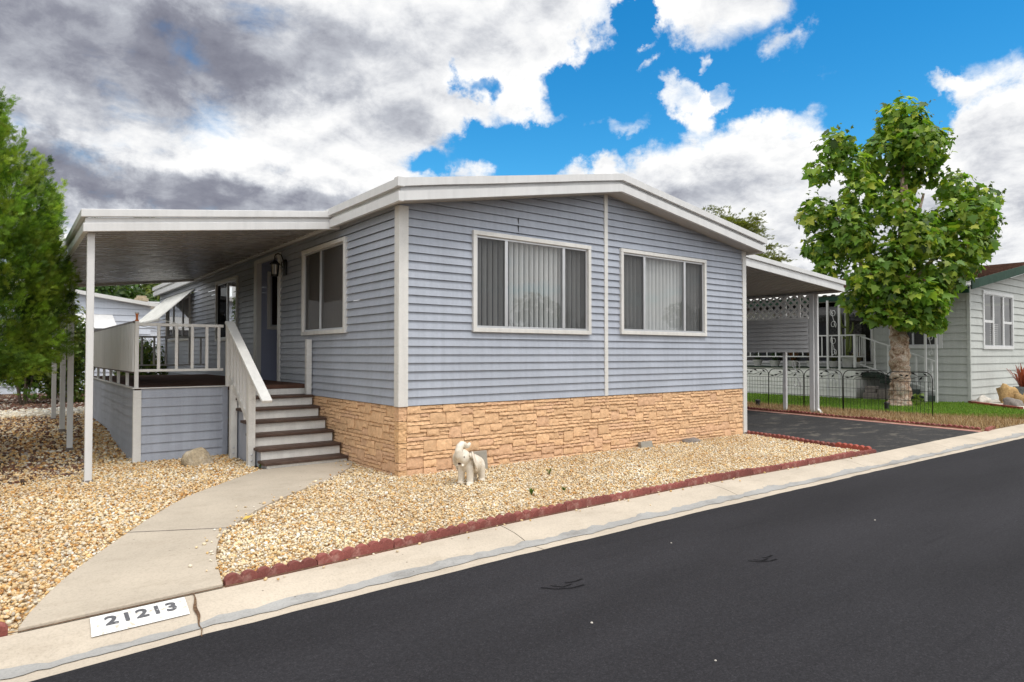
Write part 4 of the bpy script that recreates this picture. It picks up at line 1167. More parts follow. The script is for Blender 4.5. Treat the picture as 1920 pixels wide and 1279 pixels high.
# ---------------------------------------------------------------- elephant statue
def capsule(bm, a, b, ra, rb, n=12, m=8):
    a = Vector(a); b = Vector(b)
    for k in range(m + 1):
        t = k / m
        bmesh.ops.create_icosphere(bm, subdivisions=2, radius=ra + (rb - ra) * t, matrix=__import__('mathutils').Matrix.Translation(a + (b - a) * t))
def ellip(bm, c, r, rot=(0, 0, 0)):
    from mathutils import Matrix, Euler
    mt = Matrix.Translation(c) @ Euler(rot).to_matrix().to_4x4() @ Matrix.Diagonal((*r, 1))
    bmesh.ops.create_icosphere(bm, subdivisions=3, radius=1, matrix=mt)
el = thing('elephant_statue', 'weathered white ceramic elephant with raised trunk standing on the gravel', 'statue', (.50, -.76, -.008))
el.rotation_euler = (0, 0, R(203))
bm = bmesh.new()
# local frame: +x is where it looks
ellip(bm, (-.03, 0, .215), (.165, .102, .108), (0, R(-9), 0))
ellip(bm, (-.13, 0, .182), (.085, .096, .105))
ellip(bm, (.075, 0, .235), (.085, .09, .105))
ellip(bm, (.150, 0, .305), (.082, .078, .092), (0, R(-20), 0))
ellip(bm, (.165, 0, .355), (.05, .055, .05))
ellip(bm, (.175, 0, .245), (.045, .042, .04))
for sy in (-1, 1):
    capsule(bm, (.095, sy * .055, .19), (.105, sy * .06, .03), .047, .036)
    ellip(bm, (.112, sy * .06, .018), (.046, .042, .026))
    capsule(bm, (-.135, sy * .05, .18), (-.150, sy * .055, .03), .052, .037)
    ellip(bm, (-.145, sy * .055, .018), (.046, .042, .026))
    ellip(bm, (.205, sy * .032, .225), (.022, .014, .014))
tr = [(.200, 0, .30), (.232, 0, .335), (.240, 0, .385), (.222, 0, .430), (.180, 0, .455), (.135, 0, .447), (.100, 0, .425), (.065, 0, .420), (.030, 0, .440)]
rad = [.054, .050, .046, .043, .039, .034, .029, .025, .023]
for i in range(len(tr) - 1): capsule(bm, tr[i], tr[i + 1], rad[i], rad[i + 1], m=5)
capsule(bm, (-.205, 0, .24), (-.225, 0, .14), .014, .010)
me = bpy.data.meshes.new('body'); bm.to_mesh(me); bm.free(); me.materials.append(M['ceramic'])
eb = bpy.data.objects.new('body', me); COL.objects.link(eb); eb.parent = el
rm = eb.modifiers.new('remesh', 'REMESH'); rm.mode = 'VOXEL'; rm.voxel_size = .0065; rm.use_smooth_shade = True
sm = eb.modifiers.new('smooth', 'SMOOTH'); sm.factor = .5; sm.iterations = 5
for sy in (-1, 1):
    bm = bmesh.new()
    ellip(bm, (.080, sy * .106, .272), (.080, .016, .112), (R(sy * 16), R(18), R(sy * 34)))
    ellip(bm, (.070, sy * .114, .200), (.040, .014, .066), (R(sy * 8), R(6), R(sy * 30)))
    ellip(bm, (.115, sy * .078, .325), (.035, .014, .035), (R(sy * 20), R(10), R(sy * 30)))
    me = bpy.data.meshes.new('ear'); bm.to_mesh(me); bm.free(); me.materials.append(M['ceramic'])
    o = bpy.data.objects.new('ear', me); COL.objects.link(o); o.parent = el
    rm = o.modifiers.new('remesh', 'REMESH'); rm.mode = 'VOXEL'; rm.voxel_size = .005; rm.use_smooth_shade = True
    bm = bmesh.new(); ellip(bm, (.210, sy * .052, .322), (.009, .007, .011))
    me = bpy.data.meshes.new('eye'); bm.to_mesh(me); bm.free(); me.materials.append(M['rock_grey'])
    o = bpy.data.objects.new('eye', me); COL.objects.link(o); o.parent = el
bm = bmesh.new(); ellip(bm, (.224, 0, .248), (.012, .020, .012))
me = bpy.data.meshes.new('mouth'); bm.to_mesh(me); bm.free(); me.materials.append(M['wood_dark'])
o = bpy.data.objects.new('mouth', me); COL.objects.link(o); o.parent = el

# fallen yellow leaf, small weeds
mb = MB(); mb.poly([(-2.06, -1.08, .03), (-2.04, -1.115, .035), (-1.985, -1.09, .05), (-1.94, -1.03, .04), (-1.965, -1.005, .032), (-2.02, -1.03, .045)])
tag(mb.build('fallen_leaf', M['yellow']), 'yellow fallen leaf beside the curve of the walkway', 'leaf')
def weed(label, c, h, n, seed):
    r2 = np.random.default_rng(seed); V = []; F = []; C = []
    for i in range(n):
        a = r2.uniform(0, 6.28); l = h * r2.uniform(.6, 1.1); t = r2.uniform(.2, .8); w = l * .12
        d = np.array((math.cos(a), math.sin(a), 0)); s = np.array((-d[1], d[0], 0))
        b = np.array(c); m = b + d * l * t * .5 + np.array((0, 0, l * .6)); e = b + d * l * t + np.array((0, 0, l * .8))
        k = len(V); V += [b - s * w * .3, b + s * w * .3, m + s * w, m - s * w, e]
        F += [(k, k + 1, k + 2, k + 3)]; F += [(k + 3, k + 2, k + 4, k + 4)]
        C += [np.array((.10, .17, .03)) * r2.uniform(.6, 1.2)] * 5
    mb = MB(); mb.v = [tuple(v) for v in V]; mb.f = [tuple(dict.fromkeys(f)) for f in F]
    o = mb.build('weed', M['grass'])
    at = o.data.color_attributes.new('Col', 'FLOAT_COLOR', 'POINT')
    for d, c_ in zip(at.data, C): d.color = (*c_, 1)
    return tag(o, label, 'weed', 'small weeds in the front gravel')
weed('dark green weed tuft nearest the kerb in the front gravel', (.61, -1.71, .0), .085, 16, 1)
weed('thin pale weed in the gravel right of the dark tuft', (.98, -1.80, .0), .075, 7, 2)
weed('upright thin weed in the gravel below the wide window', (1.52, -.93, .0), .09, 7, 3)
weed('little green weed at the foot of the stair post', (-1.13, 1.52, .02), .07, 14, 4)

# ---------------------------------------------------------------- grey neighbouring home on the right
nb = thing('neighbour_home', 'pale grey lap sided home with dark green fascia and brown roof', 'house', (19, .37, 0))
NX, NY, NW = 19.0, .37, 10.6
def nfz(x): return 3.36 + (x - 17.9) * .172
def nfront(u, z, o): return (u, NY - o, z)
def nside(u, z, o): return (NX - o, u, z)
NWF = (20.05, 22.80, 1.60, 3.40)
mb = MB(); siding(mb, nfront, NX, NX + NW, .0, lambda u: min(nfz(u), nfz(24.4) - (u - 24.4) * .172) + .02, pitch=.232, butt=.024, openings=[ins(NWF)], wav=.002, seed=21, step=.3)
mb.build('wall', M['greysiding'], nb)
NWL = (1.07, 2.60, 1.62, 3.25)
NWB = (3.1, 8.6, 1.12, 3.32)  # window enlarged so its dark pane stands in for deep porch shade
mb = MB(); siding(mb, nside, NY, 14, .0, lambda u: 3.5, pitch=.232, butt=.024, openings=[ins(NWL), ins(NWB)], wav=.002, seed=23, step=.3)
mb.build('wall', M['greysiding'], nb)
mb = MB(); mb.box(NX + NW - .05, NX + NW, NY, 14, 0, 3.5); mb.box(NX, NX + NW - .06, 13.95, 14, 0, 3.5); mb.build('rear_wall', M['greysiding'], nb)
mb = MB(); mb.box(NX - .03, NX + .05, NY - .032, NY + .0, .0, 3.5); mb.box(NX - .032, NX, NY, NY + .05, 0, 3.5); mb.build('corner_trim', M['greysiding'], nb)
w = window(nb, nfront, *NWF, [20.97, 21.88], trim=.10, proud=.05, blinds=False, glass='glassdark', tmat='white2', label='white framed window of six lights on the street side')
mb = MB(); mb.hexa([nfront(20.15, 2.42, -.02), nfront(20.97, 2.42, -.02), nfront(20.97, 2.42, .03), nfront(20.15, 2.42, .03), nfront(20.15, 2.50, -.02), nfront(20.97, 2.50, -.02), nfront(20.97, 2.50, .03), nfront(20.15, 2.50, .03)])
mb.hexa([nfront(21.88, 2.42, -.02), nfront(22.7, 2.42, -.02), nfront(22.7, 2.42, .03), nfront(21.88, 2.42, .03), nfront(21.88, 2.50, -.02), nfront(22.7, 2.50, -.02), nfront(22.7, 2.50, .03), nfront(21.88, 2.50, .03)])
for a in (20.97, 21.88): mb.box(a - .055, a + .055, NY - .032, NY + .02, 1.70, 3.30)
mb.build('muntin', M['white2'], w)
mb = MB()
for i in range(11): mb.box(21.05, 21.80, NY + .10, NY + .125, 1.72 + i * .066, 1.752 + i * .066)
mb.build('blinds', M['blind'], w)
window(nb, nside, *NWL, [1.9], trim=.10, proud=.05, blinds=False, glass='glassdark', tmat='white2')
window(nb, nside, *NWB, [4.0], trim=.06, proud=.04, blinds=False, glass='glassdark', label='dark porch window enlarged to stand in for deep porch shade')
mb = MB(); mb.poly([(NX + .6, .9, 1), (NX + .6, 6, 1), (NX + .6, 6, 3.4), (NX + .6, .9, 3.4)]); mb.build('dark_room_sheet', M['dark'], nb); mb = MB(); mb.poly([(19.5, NY + .9, 1.2), (23, NY + .9, 1.2), (23, NY + .9, 3.5), (19.5, NY + .9, 3.5)]); mb.build('dark_room_sheet', M['dark'], nb)  # dark sheets in place of unlit rooms behind these windows
mb = MB()
for i in range(7): mb.box(NX - .10, NX - .055, 6.6, 8.3, 2.42 + i * .085, 2.50 + i * .085)
mb.build('shutter', M['white'], nb)
# roof
NYF = NY - .42
mb = MB(); mb.prism([(18.75, nfz(18.75) + .14), (24.4, nfz(24.4) + .14), (30.2, nfz(24.4) - 5.8 * .172 + .14), (30.2, nfz(24.4) - 5.8 * .172), (24.4, nfz(24.4)), (18.75, nfz(18.75))], 'y', NYF, 14.4)
rf = mb.build('roof', M['soffit_grey'], nb)
mb = MB()
n = 16
for i in range(n):          # shingle courses
    xa, xb = 18.95 + (24.4 - 18.95) * i / n, 18.95 + (24.4 - 18.95) * (i + 1) / n
    za, zb = nfz(xa) + .155, nfz(xb) + .148
    mb.hexa([(xa, NYF - .01, za - .03), (xb + .02, NYF - .01, zb - .03), (xb + .02, 14.4, zb - .03), (xa, 14.4, za - .03), (xa, NYF - .01, za + .035), (xb + .02, NYF - .01, zb + .02), (xb + .02, 14.4, zb + .02), (xa, 14.4, za + .035)])
mb.prism([(24.41, nfz(24.4) + .17), (30.2, nfz(24.4) - 5.8 * .172 + .17), (30.2, nfz(24.4) - 5.8 * .172 + .145), (24.41, nfz(24.4) + .145)], 'y', NYF - .01, 14.4)
mb.build('shingles', M['shingle'], rf)
mb = MB(); y0, y1 = NYF - .035, NYF
mb.prism([(17.88, nfz(17.88) - .085), (24.4, nfz(24.4) - .085), (24.4, nfz(24.4) + .17), (17.88, nfz(17.88) + .17)], 'y', y0, y1)
mb.prism([(24.4, nfz(24.4) - .085), (30.4, nfz(24.4) - 6 * .172 - .085), (30.4, nfz(24.4) - 6 * .172 + .17), (24.4, nfz(24.4) + .17)], 'y', y0, y1)
mb.build('fascia', M['green'], rf)
mb = MB(); mb.box(18.72, 18.75, NYF + .0, 14.4, nfz(18.75) - .05, nfz(18.75) + .10); mb.prism([(21.1, nfz(21.1) - .10), (24.3, nfz(24.3) - .10), (24.3, nfz(24.3) - .075), (21.1, nfz(21.1) - .075)], 'y', NYF - .03, NYF + .06); mb.build('white_trim', M['white2'], rf)
# porch roof along its left side
pr_ = thing('neighbour_porch', 'white skirted porch with picket railing under a corrugated roof', 'porch', (18.2, 5, 0))
mb = MB(); y = NYF + .01; i = 0; x0, x1 = 17.75, 19.25; n = len(mb.v)
prof = []
while y < 12:
    prof += [(y, 0), (y + .10, 0), (y + .14, .035), (y + .24, .035)]; y += .28
for x in (x0, x1):
    for (yy, d) in prof: mb.v.append((x, yy, 3.36 + (x - 17.75) * .15 + d))
m = len(prof)
for i in range(m - 1): mb.f.append((i, i + 1, m + i + 1, m + i))
for x in (x0, x1):
    for (yy, d) in prof: mb.v.append((x, yy, 3.33 + (x - 17.75) * .15 + d))
for i in range(m - 1): mb.f.append((2 * m + i, 2 * m + i + 1, 3 * m + i + 1, 3 * m + i))
mb.build('roof_panel', M['metalroof'], pr_)
mb = MB(); mb.box(17.78, 17.84, NYF + .02, 12, 3.17, 3.33); mb.build('beam', M['green'], pr_)
# skirt, floor and steps
PX, PY0, PY1, PZ = 17.97, 3.2, 11, 1.02
def pside(u, z, o): return (PX - o, u, z)
def pend(u, z, o): return (u, PY0 - o, z)
mb = MB(); siding(mb, pside, PY0, PY1, .02, lambda u: PZ - .04, pitch=.24, butt=.012, wav=.002, seed=31, step=.4); mb.build('skirt_panel', M['paleskirt'], pr_)
mb = MB(); siding(mb, pend, PX, NX - .02, .02, lambda u: PZ - .04, pitch=.24, butt=.012, wav=.002, seed=33, step=.4); mb.build('skirt_panel', M['paleskirt'], pr_)
mb = MB(); mb.box(PX - .03, NX - .03, PY0 - .03, PY1, PZ - .04, PZ); mb.build('porch_floor', M['greensteps'], pr_)
mb = MB()
for i in range(4): mb.lathe((0, 0, 0), [(.03, 0), (.03, .008)], 8)
mb.v = [(PX - .016 - z, 4.30 + .13 * (i // 16) + x, .70 + y) for i, (x, y, z) in enumerate(mb.v)]
mb.build('vent', M['dark'], pr_)
mb = MB()
rails = [((PX, PY0 + .02), (PX, PY1)), ((PX + .04, PY0 + .02), (18.62, PY0 + .02))]
for (a, b) in rails:
    mb.bar((*a, 2.06), (*b, 2.06), .05, .04)
rl = mb.build('railing', M['white2'], pr_)
for (a, b) in rails:
    mb = MB(); mb.bar((*a, 1.365), (*b, 1.365), .05, .04); mb.build('bottom_rail', M['white2'], rl)
def picket(x, y, z0=1.38, z1=2.05):
    mb = MB(); mb.box(x - .015, x + .015, y - .015, y + .015, z0, z1); return mb.build('baluster', M['white2'], rl)
for i in range(22): picket(PX, PY0 + .42 + i * .335)
for i in range(3): picket(PX + .17 + i * .16, PY0 + .02)
mb = MB(); mb.box(PX - .035, PX + .035, PY0 - .015, PY0 + .055, PZ, 2.07); mb.build('rail_post', M['white2'], pr_)
mb = MB(); mb.box(18.60, 18.66, PY0 - .01, PY0 + .05, PZ, 2.07); mb.build('rail_post', M['white2'], pr_)
for i, (z, y) in enumerate(((.86, 2.9), (.69, 2.6), (.52, 2.3), (.35, 2.0), (.18, 1.7))):
    y0 = 1.15 if i == 4 else y - .42
    mb = MB(); mb.box(18.30 + (.0 if i < 4 else 0), NX - .03, y - .30 + (-.15 if i == 4 else 0), PY0 - .034 if i == 0 else y + .001, .0 if i == 4 else z - .16, z); mb.build('step', M['greensteps'], pr_, bevel=.01)
mb = MB()
for (ya, za, yb, zb) in ((PY0, 2.03, 1.0, 1.22), (PY0, 1.12, 1.0, .32)):
    mb.bar((18.30, ya, za), (18.30, yb, zb), .05, .035)
sr = mb.build('stair_rail', M['white2'], pr_)
for y in (2.75, 2.35, 1.95, 1.55, 1.12):
    za = 1.12 - (PY0 - y) * .364; mb = MB(); mb.box(18.28, 18.32, y - .025, y + .025, za, za + .9); mb.build('baluster', M['white2'], sr)
# pairs of slim posts with scrolls
for k, (xa, ya, xb, yb) in enumerate(((17.72, 3.97, 17.66, 3.56), (17.98, 1.17, 17.92, .86))):
    mb = MB(); mb.bar((xa, ya, -.02), (xa, ya, 3.20), .055, .055, up=(0, 1, 0)); p1 = mb.build('post', M['white2'], pr_)
    mb = MB(); mb.bar((xb, yb, -.02), (xb, yb, 3.20), .055, .055, up=(0, 1, 0)); p2 = mb.build('post', M['white2'], pr_)
    def Pn(u, z): return (xa + (xb - xa) * (u - ya) / (yb - ya), u, z)
    for z0 in (.35, 1.35, 2.25):
        s = scroll(Pn, z0, z0 + .70, min(ya, yb) + .03, max(ya, yb) - .03, .008); s.build('scroll', M['white2'], p1, smooth=True)

# things on and around that porch
def pot(label, c, r, h, mat, plant=None, seed=0):
    t = thing('plant_pot', label, 'plant pot', c, 'pots on the neighbouring porch')
    mb = MB(); mb.lathe(c, [(r * .70, 0), (r * .95, h * .82), (r * 1.05, h * .84), (r * 1.05, h), (r * .9, h), (r * .86, h * .88)], 16); mb.build('pot', mat, t)
    if plant:
        r2 = np.random.default_rng(seed); V = []; F = []; Cc = []
        for i in range(plant[0]):
            a = r2.uniform(0, 6.28); l = plant[1] * r2.uniform(.5, 1.1); tl = r2.uniform(.1, .9); wd = plant[3]
            d = np.array((math.cos(a), math.sin(a), 0)); s = np.array((-d[1], d[0], 0)); b = np.array(c) + np.array((0, 0, h * .9)) + d * r * .4 * r2.random()
            m_ = b + d * l * tl * .45 + np.array((0, 0, l * .6)); e = b + d * l * tl + np.array((0, 0, l * (1 - tl * .5)))
            k = len(V); V += [b - s * wd * .5, b + s * wd * .5, m_ + s * wd, m_ - s * wd, e - s * wd * .1, e + s * wd * .1]
            F += [(k, k + 1, k + 2, k + 3), (k + 3, k + 2, k + 5, k + 4)]
            Cc += [np.array(plant[2]) * r2.uniform(.6, 1.3)] * 6
        np_mesh('plant', V, F, M['bushleaf'], t, np.array(Cc))
    return t
pot('pale pot with low green plant at the far end of the neighbouring porch', (18.25, 6.85, PZ), .17, .22, M['potwhite'], (40, .35, (.06, .10, .03), .02), 1)
pot('wide pale pot with trailing dark plant seen between lattice posts', (18.22, 6.15, PZ), .19, .20, M['potwhite'], (40, .4, (.05, .09, .03), .02), 2)
pot('pale trough pot with reddish brown dead plant', (18.22, 5.45, PZ), .20, .20, M['potwhite'], (60, .45, (.20, .09, .04), .02), 3)
pot('pale pot with brown stems behind the double carport posts', (18.22, 4.78, PZ), .18, .2, M['potwhite'], (50, .4, (.16, .09, .045), .02), 4)
pot('pale pot between the scrolled porch posts', (18.22, 4.02, PZ), .16, .19, M['potwhite'], (40, .35, (.08, .09, .035), .02), 5)
cc = pot('tall white pot holding a branching green cactus by the porch corner', (18.30, 3.62, PZ), .19, .38, M['potwhite'])
mb = MB()
mb.tube([(18.30, 3.62, 1.35), (18.30, 3.61, 1.9), (18.31, 3.60, 2.5), (18.30, 3.60, 3.0)], [.055, .06, .055, .03], 7)
for (a, z0, l, u) in ((1.9, 1.95, .20, .55), (-1.2, 2.1, .16, .4), (2.6, 2.3, .22, .5), (.6, 2.5, .15, .35), (-2.2, 1.5, .2, .6)):
    dx, dy = l * math.cos(a), l * math.sin(a)
    mb.tube([(18.30, 3.61, z0), (18.30 + dx * .7, 3.61 + dy * .7, z0 + .05), (18.30 + dx, 3.61 + dy, z0 + .18), (18.30 + dx * 1.05, 3.61 + dy * 1.05, z0 + u)], [.03, .036, .036, .018], 7)
mb.build('cactus', M['cactus'], cc, smooth=True)
pot('pale pot with straw brown bush next to the tall cactus pot', (18.55, 3.42, PZ), .2, .17, M['potwhite'], (120, .42, (.32, .24, .15), .025), 7)
def gblock(label, c, s, seed):
    mb = MB(); mb.box(-s[0] / 2, s[0] / 2, -s[1] / 2, s[1] / 2, 0, s[2]); o = mb.build('stone_block', M['rock_grey'], bevel=.02); o.location = c
    return tag(o, label, 'block', 'rough grey blocks before the porch skirt')
gblock('rough grey block stacked on another before the porch skirt', (18.15, 2.78, .24), (.34, .3, .2), 1)
gblock('rough grey block on the lawn under the stacked one', (18.12, 2.75, .0), (.55, .36, .235), 2)
gblock('long rough grey block between tree trunk and porch skirt', (18.28, 2.35, .0), (.5, .45, .36), 3)

# red brick edging, rocks and pot at the right edge
BX0, BY0, BX1, BY1 = 18.46, .20, 16.9, -1.50
bl = math.hypot(BX1 - BX0, BY1 - BY0); nbk = int(bl / .245); dirx, diry = (BX1 - BX0) / bl, (BY1 - BY0) / bl
bp_ = None
for i in range(nbk):
    if bp_ is None:
        mb = MB(); mb.box(-.117, .117, -.05, .05, 0, .085); bp_ = mb.build('edging_brick', M['brick'], bevel=.005); o = bp_
    else:
        o = bp_.copy(); COL.objects.link(o)
    o.location = (BX0 + dirx * (.12 + i * .245), BY0 + diry * (.12 + i * .245), .01); o.rotation_euler = (0, 0, math.atan2(diry, dirx) + R(random.uniform(-1.5, 1.5)))
    tag(o, '%s red edging brick counted from the corner of the grey home' % ORD[i], 'brick', 'red bricks edging the flower bed')
rock('garden_rock', 'low white rock behind the red brick edging', 'rock', (18.75, .0, .03), (.30, .16, .17), M['rock_white'], 1.7, rough=.35, group='rocks in the flower bed')
rock('garden_rock', 'jagged golden rock by the pot at the right edge', 'rock', (19.45, -.46, .03), (.30, .22, .42), M['rock_gold'], 6.1, rough=.55, group='rocks in the flower bed')
rock('garden_rock', 'small golden rock leaning on the jagged golden one', 'rock', (19.5, -.80, .03), (.22, .18, .30), M['rock_gold'], 9.1, rough=.45, group='rocks in the flower bed')
rock('garden_rock', 'flat dark grey rock in front of the golden rocks', 'rock', (18.45, -.82, .03), (.34, .22, .17), M['rock_grey'], 4.4, rough=.3, group='rocks in the flower bed')
rock('garden_rock', 'little grey rock beside the low white rock', 'rock', (18.45, .10, .03), (.12, .08, .09), M['rock_grey'], 2.4, rough=.3, group='rocks in the flower bed')
pt = pot('dark grey pot with red spiky plant at the right edge of the photo', (20.62, -.49, .03), .24, .44, M['potgrey'], (26, .9, (.28, .06, .03), .035), 11); pt['group'] = 'garden pots'

# ---------------------------------------------------------------- black wire fence panels
def fence_panel(wd=1.0, h=1.02):
    t = empty('fence_panel')
    mb = MB(); r = .011
    arch = [(0, 0, -.05), (0, 0, h - .16)] + [(0, .16 - .16 * math.cos(R(a)), h - .16 + .16 * math.sin(R(a))) for a in (20, 45, 70, 90)] + [(0, wd - .16 + .16 * math.sin(R(a)), h - .16 + .16 * math.cos(R(a))) for a in (0, 20, 45, 70)] + [(0, wd, h - .16), (0, wd, -.05)]
    mb.tube(arch, r, 6); mb.build('panel_frame', M['wire'], t, smooth=True)
    mb = MB(); zt = h - .22
    for z in (zt, zt - .22, zt - .44): mb.tube([(0, 0, z), (0, wd, z)], .0055, 4)
    for k in range(1, 12): mb.tube([(0, wd * k / 12, .02), (0, wd * k / 12, zt)], .0038, 4)
    mb.build('wire_mesh', M['wire'], t)
    mb = MB()
    mb.tube([(0, .06, zt + .12), (0, .25, zt + .13), (0, .45, zt + .06), (0, .70, zt + .10), (0, .86, zt + .04)], .006, 5)
    mb.tube([(0, .30, zt + .125), (0, .38, zt + .17), (0, .5, zt + .19)], .005, 4); mb.tube([(0, .55, zt + .075), (0, .66, zt + .05), (0, .74, zt + .01)], .005, 4)
    mb.build('vine', M['wire'], t)
    for (y, z, a) in ((.15, zt + .165, .6), (.24, zt + .075, -.9), (.40, zt + .185, .4), (.54, zt + .13, -.5), (.66, zt + .14, .3), (.79, zt + .06, -.3), (.9, zt + .04, .2)):
        c, s = math.cos(a), math.sin(a); l, w_ = .055, .024
        q = [(y - l * c, z - l * s), (y - w_ * s * -1 * .9, z - w_ * c * .9), (y + l * c, z + l * s), (y + w_ * s * -1 * .9, z + w_ * c * .9)]
        mb = MB(); mb.prism(q, 'x', -.008, .008); mb.build('vine_leaf', M['wire'], t)
    return t
fp = fence_panel()
FXY = [(12.9, -.88), (12.9, .12), (12.9, 1.14), (12.9, 2.15), (12.9, 3.16), (12.9, 4.17), (12.9, 5.18)]
for i, (x, y) in enumerate(FXY):
    o = fp if i == 0 else copy_tree(fp)
    o.location = (x + random.uniform(-.02, .02), y, random.uniform(.01, .03)); o.rotation_euler = (0, R(random.uniform(-1.5, 1.5)), R(random.uniform(-1.5, 1.5)))
    tag(o, '%s black wire fence panel with leaf vine, counted from the street' % ORD[i], 'fence', 'black wire fence panels along the straw bed')
for (x, y, lab) in ((14.35, .72, 'short black garden light stub in front of the tree trunk'), (12.62, 3.30, 'short black garden light stub beside the house corner')):
    t = thing('garden_light', lab, 'light', (x, y, 0), 'black garden light stubs')
    mb = MB(); mb.lathe((x, y, 0), [(.055, 0), (.055, .16), (.065, .165), (.065, .19)], 12); mb.build('body', M['black'], t)
    mb = MB(); mb.lathe((x, y, 0), [(.07, .192), (.06, .205), (.02, .215)], 12); mb.build('cap', M['black'], t)

# ---------------------------------------------------------------- grass and straw
def blades(name, poly_or_pts, n, h, cols, mat, label, cat, zbase=0, lean=.5, w=.006, tuft=5):
    q = poly_or_pts
    V = np.zeros((n * 3, 3)); a = rng.uniform(0, 2 * np.pi, n); l = h * rng.uniform(.5, 1.15, n); t = rng.uniform(.1, lean, n)
    d = np.stack([np.cos(a), np.sin(a)], 1); s = np.stack([-d[:, 1], d[:, 0]], 1)
    b = np.concatenate([q, np.full((n, 1), zbase)], 1)
    V[0::3] = b; V[0::3, :2] -= s * w; V[1::3] = b; V[1::3, :2] += s * w
    V[2::3] = b; V[2::3, :2] += d * (l * t)[:, None]; V[2::3, 2] += l * np.sqrt(np.clip(1 - t * t, .02, 1))
    F = np.arange(n * 3).reshape(-1, 3)
    c = np.array(cols)[rng.integers(0, len(cols), n)] * rng.uniform(.7, 1.2, (n, 1))
    return tag(np_mesh(name, V, F, mat, colors=np.repeat(c, 3, 0)), label, cat, kind='stuff')
def in_poly(poly, n):
    p = np.array(poly); out = np.zeros((0, 2))
    while len(out) < n:
        q = rng.uniform(p.min(0), p.max(0), (n * 2, 2)); out = np.concatenate([out, q[inside(q[:, 0], q[:, 1], poly)]])
    return out[:n]
lawn_poly = [(14.6, -2.55), (24, -2.55), (24, -1.5), (16.95, -1.55), (18.4, .15), (18.9, .3), (18.25, 1.0), (18.25, 3.1), (17.9, 3.1), (17.9, 9), (13.9, 9), (13.5, 2.8), (13.45, 1.0), (13.3, -.8), (14.0, -1.5)]
GCOL = [(.13, .25, .03), (.18, .31, .04), (.09, .18, .022), (.22, .31, .06), (.15, .28, .035)]
blades('grass', in_poly(lawn_poly, 70000), 70000, .075, GCOL, M['grass'], 'short green grass of the lawn', 'grass', .005, .8, .009)
edge_poly = [(13.0, -1.6), (14.9, -2.55), (15.8, -2.55), (14.6, -1.3), (13.6, -.4), (13.3, 3), (13.0, 3)]
blades('dry_grass', in_poly(edge_poly, 9000), 9000, .07, [(.30, .20, .08), (.22, .17, .05), (.36, .27, .14), (.14, .16, .04)], M['grass'], 'yellowed grass along the lawn border', 'grass', .008, .95, .008)
straw_poly = [(11.05, -2.5), (13.6, -2.5), (13.3, -1), (13.4, 3), (13.9, 8.5), (12.7, 8.5), (11.85, 3.0)]
blades('straw', in_poly(straw_poly, 26000), 26000, .12, [(.46, .33, .17), (.36, .23, .10), (.52, .41, .25), (.27, .16, .075), (.40, .29, .16)], M['straw'], 'dry straw litter along the driveway edging', 'straw', .012, .995, .005)

# ---------------------------------------------------------------- plane tree (pollarded, knobbly trunk)
def trunk_mesh(path, radii, knob, seed, nseg=28, rings=70):
    mb = MB(); path = [Vector(p) for p in path]
    tl = np.linspace(0, len(path) - 1, rings); o = 0
    for i, t in enumerate(tl):
        k = min(int(t), len(path) - 2); f = t - k
        p = path[k].lerp(path[k + 1], f); r = radii[k] + (radii[k + 1] - radii[k]) * f
        for j in range(nseg):
            a = 2 * math.pi * j / nseg
            d = Vector((math.cos(a), math.sin(a), 0))
            q = p + d * r
            nn = noise.noise(Vector((q.x * 3.2, q.y * 3.2, q.z * 4.2 + seed))) * .8 + noise.noise(Vector((q.x * 9, q.y * 9, q.z * 11 + seed))) * .55 + abs(noise.noise(Vector((q.x * 5, q.y * 5, q.z * 7 - seed)))) * .7
            mb.v.append(tuple(p + d * (r * (1 + knob * nn))))
        if i:
            b = (i - 1) * nseg
            for j in range(nseg):
                j2 = (j + 1) % nseg; mb.f.append((b + j, b + j2, b + nseg + j2, b + nseg + j))
    return mb
TX, TY_ = 16.1, 1.10
pt = thing('plane_tree', 'pollarded plane tree with knobbly mottled trunk and large lobed leaves', 'tree', (TX, TY_, 0))
tm = trunk_mesh([(TX - .02, TY_, -.05), (TX - .01, TY_, .15), (TX, TY_, .6), (TX, TY_, 1.2), (TX - .03, TY_ + .02, 1.9), (TX - .05, TY_ + .03, 2.5), (TX + .0, TY_, 3.2), (TX + .12, TY_ - .05, 4.0), (TX + .20, TY_ - .1, 5.0), (TX + .22, TY_ - .1, 6.2)], [.34, .27, .225, .22, .21, .195, .16, .13, .09, .05], .36, 2.2, rings=110)
def limb(mb, pts, radii):
    mb.tube(pts, radii, 9)
CR = Vector((.794, -.608, 0))       # direction across the crown as seen from the street
CB = Vector((.608, .794, 0))
def crown_pt(u, z, d=0): return Vector((TX, TY_, 0)) + CR * u + CB * d + Vector((0, 0, z))
for (u, z, d, z0) in ((-1.7, 5.4, .2, 3.2), (-1.6, 4.3, -.4, 2.9), (1.6, 4.9, .2, 3.1), (1.3, 4.0, -.5, 2.8), (.2, 7.2, .1, 4.5), (-.4, 4.6, -1.0, 3.0), (.3, 4.2, 1.2, 3.1), (.9, 6.0, .3, 4.0), (-.9, 3.0, -.5, 2.4), (.8, 2.9, -.5, 2.5)):
    a = crown_pt(.08, z0); b = crown_pt(u, z, d); m_ = a.lerp(b, .5) + Vector((0, 0, -.12))
    limb(tm, [a, m_, b], [.10, .065, .03])
tm.build('trunk', M['planebark'], pt, smooth=True)
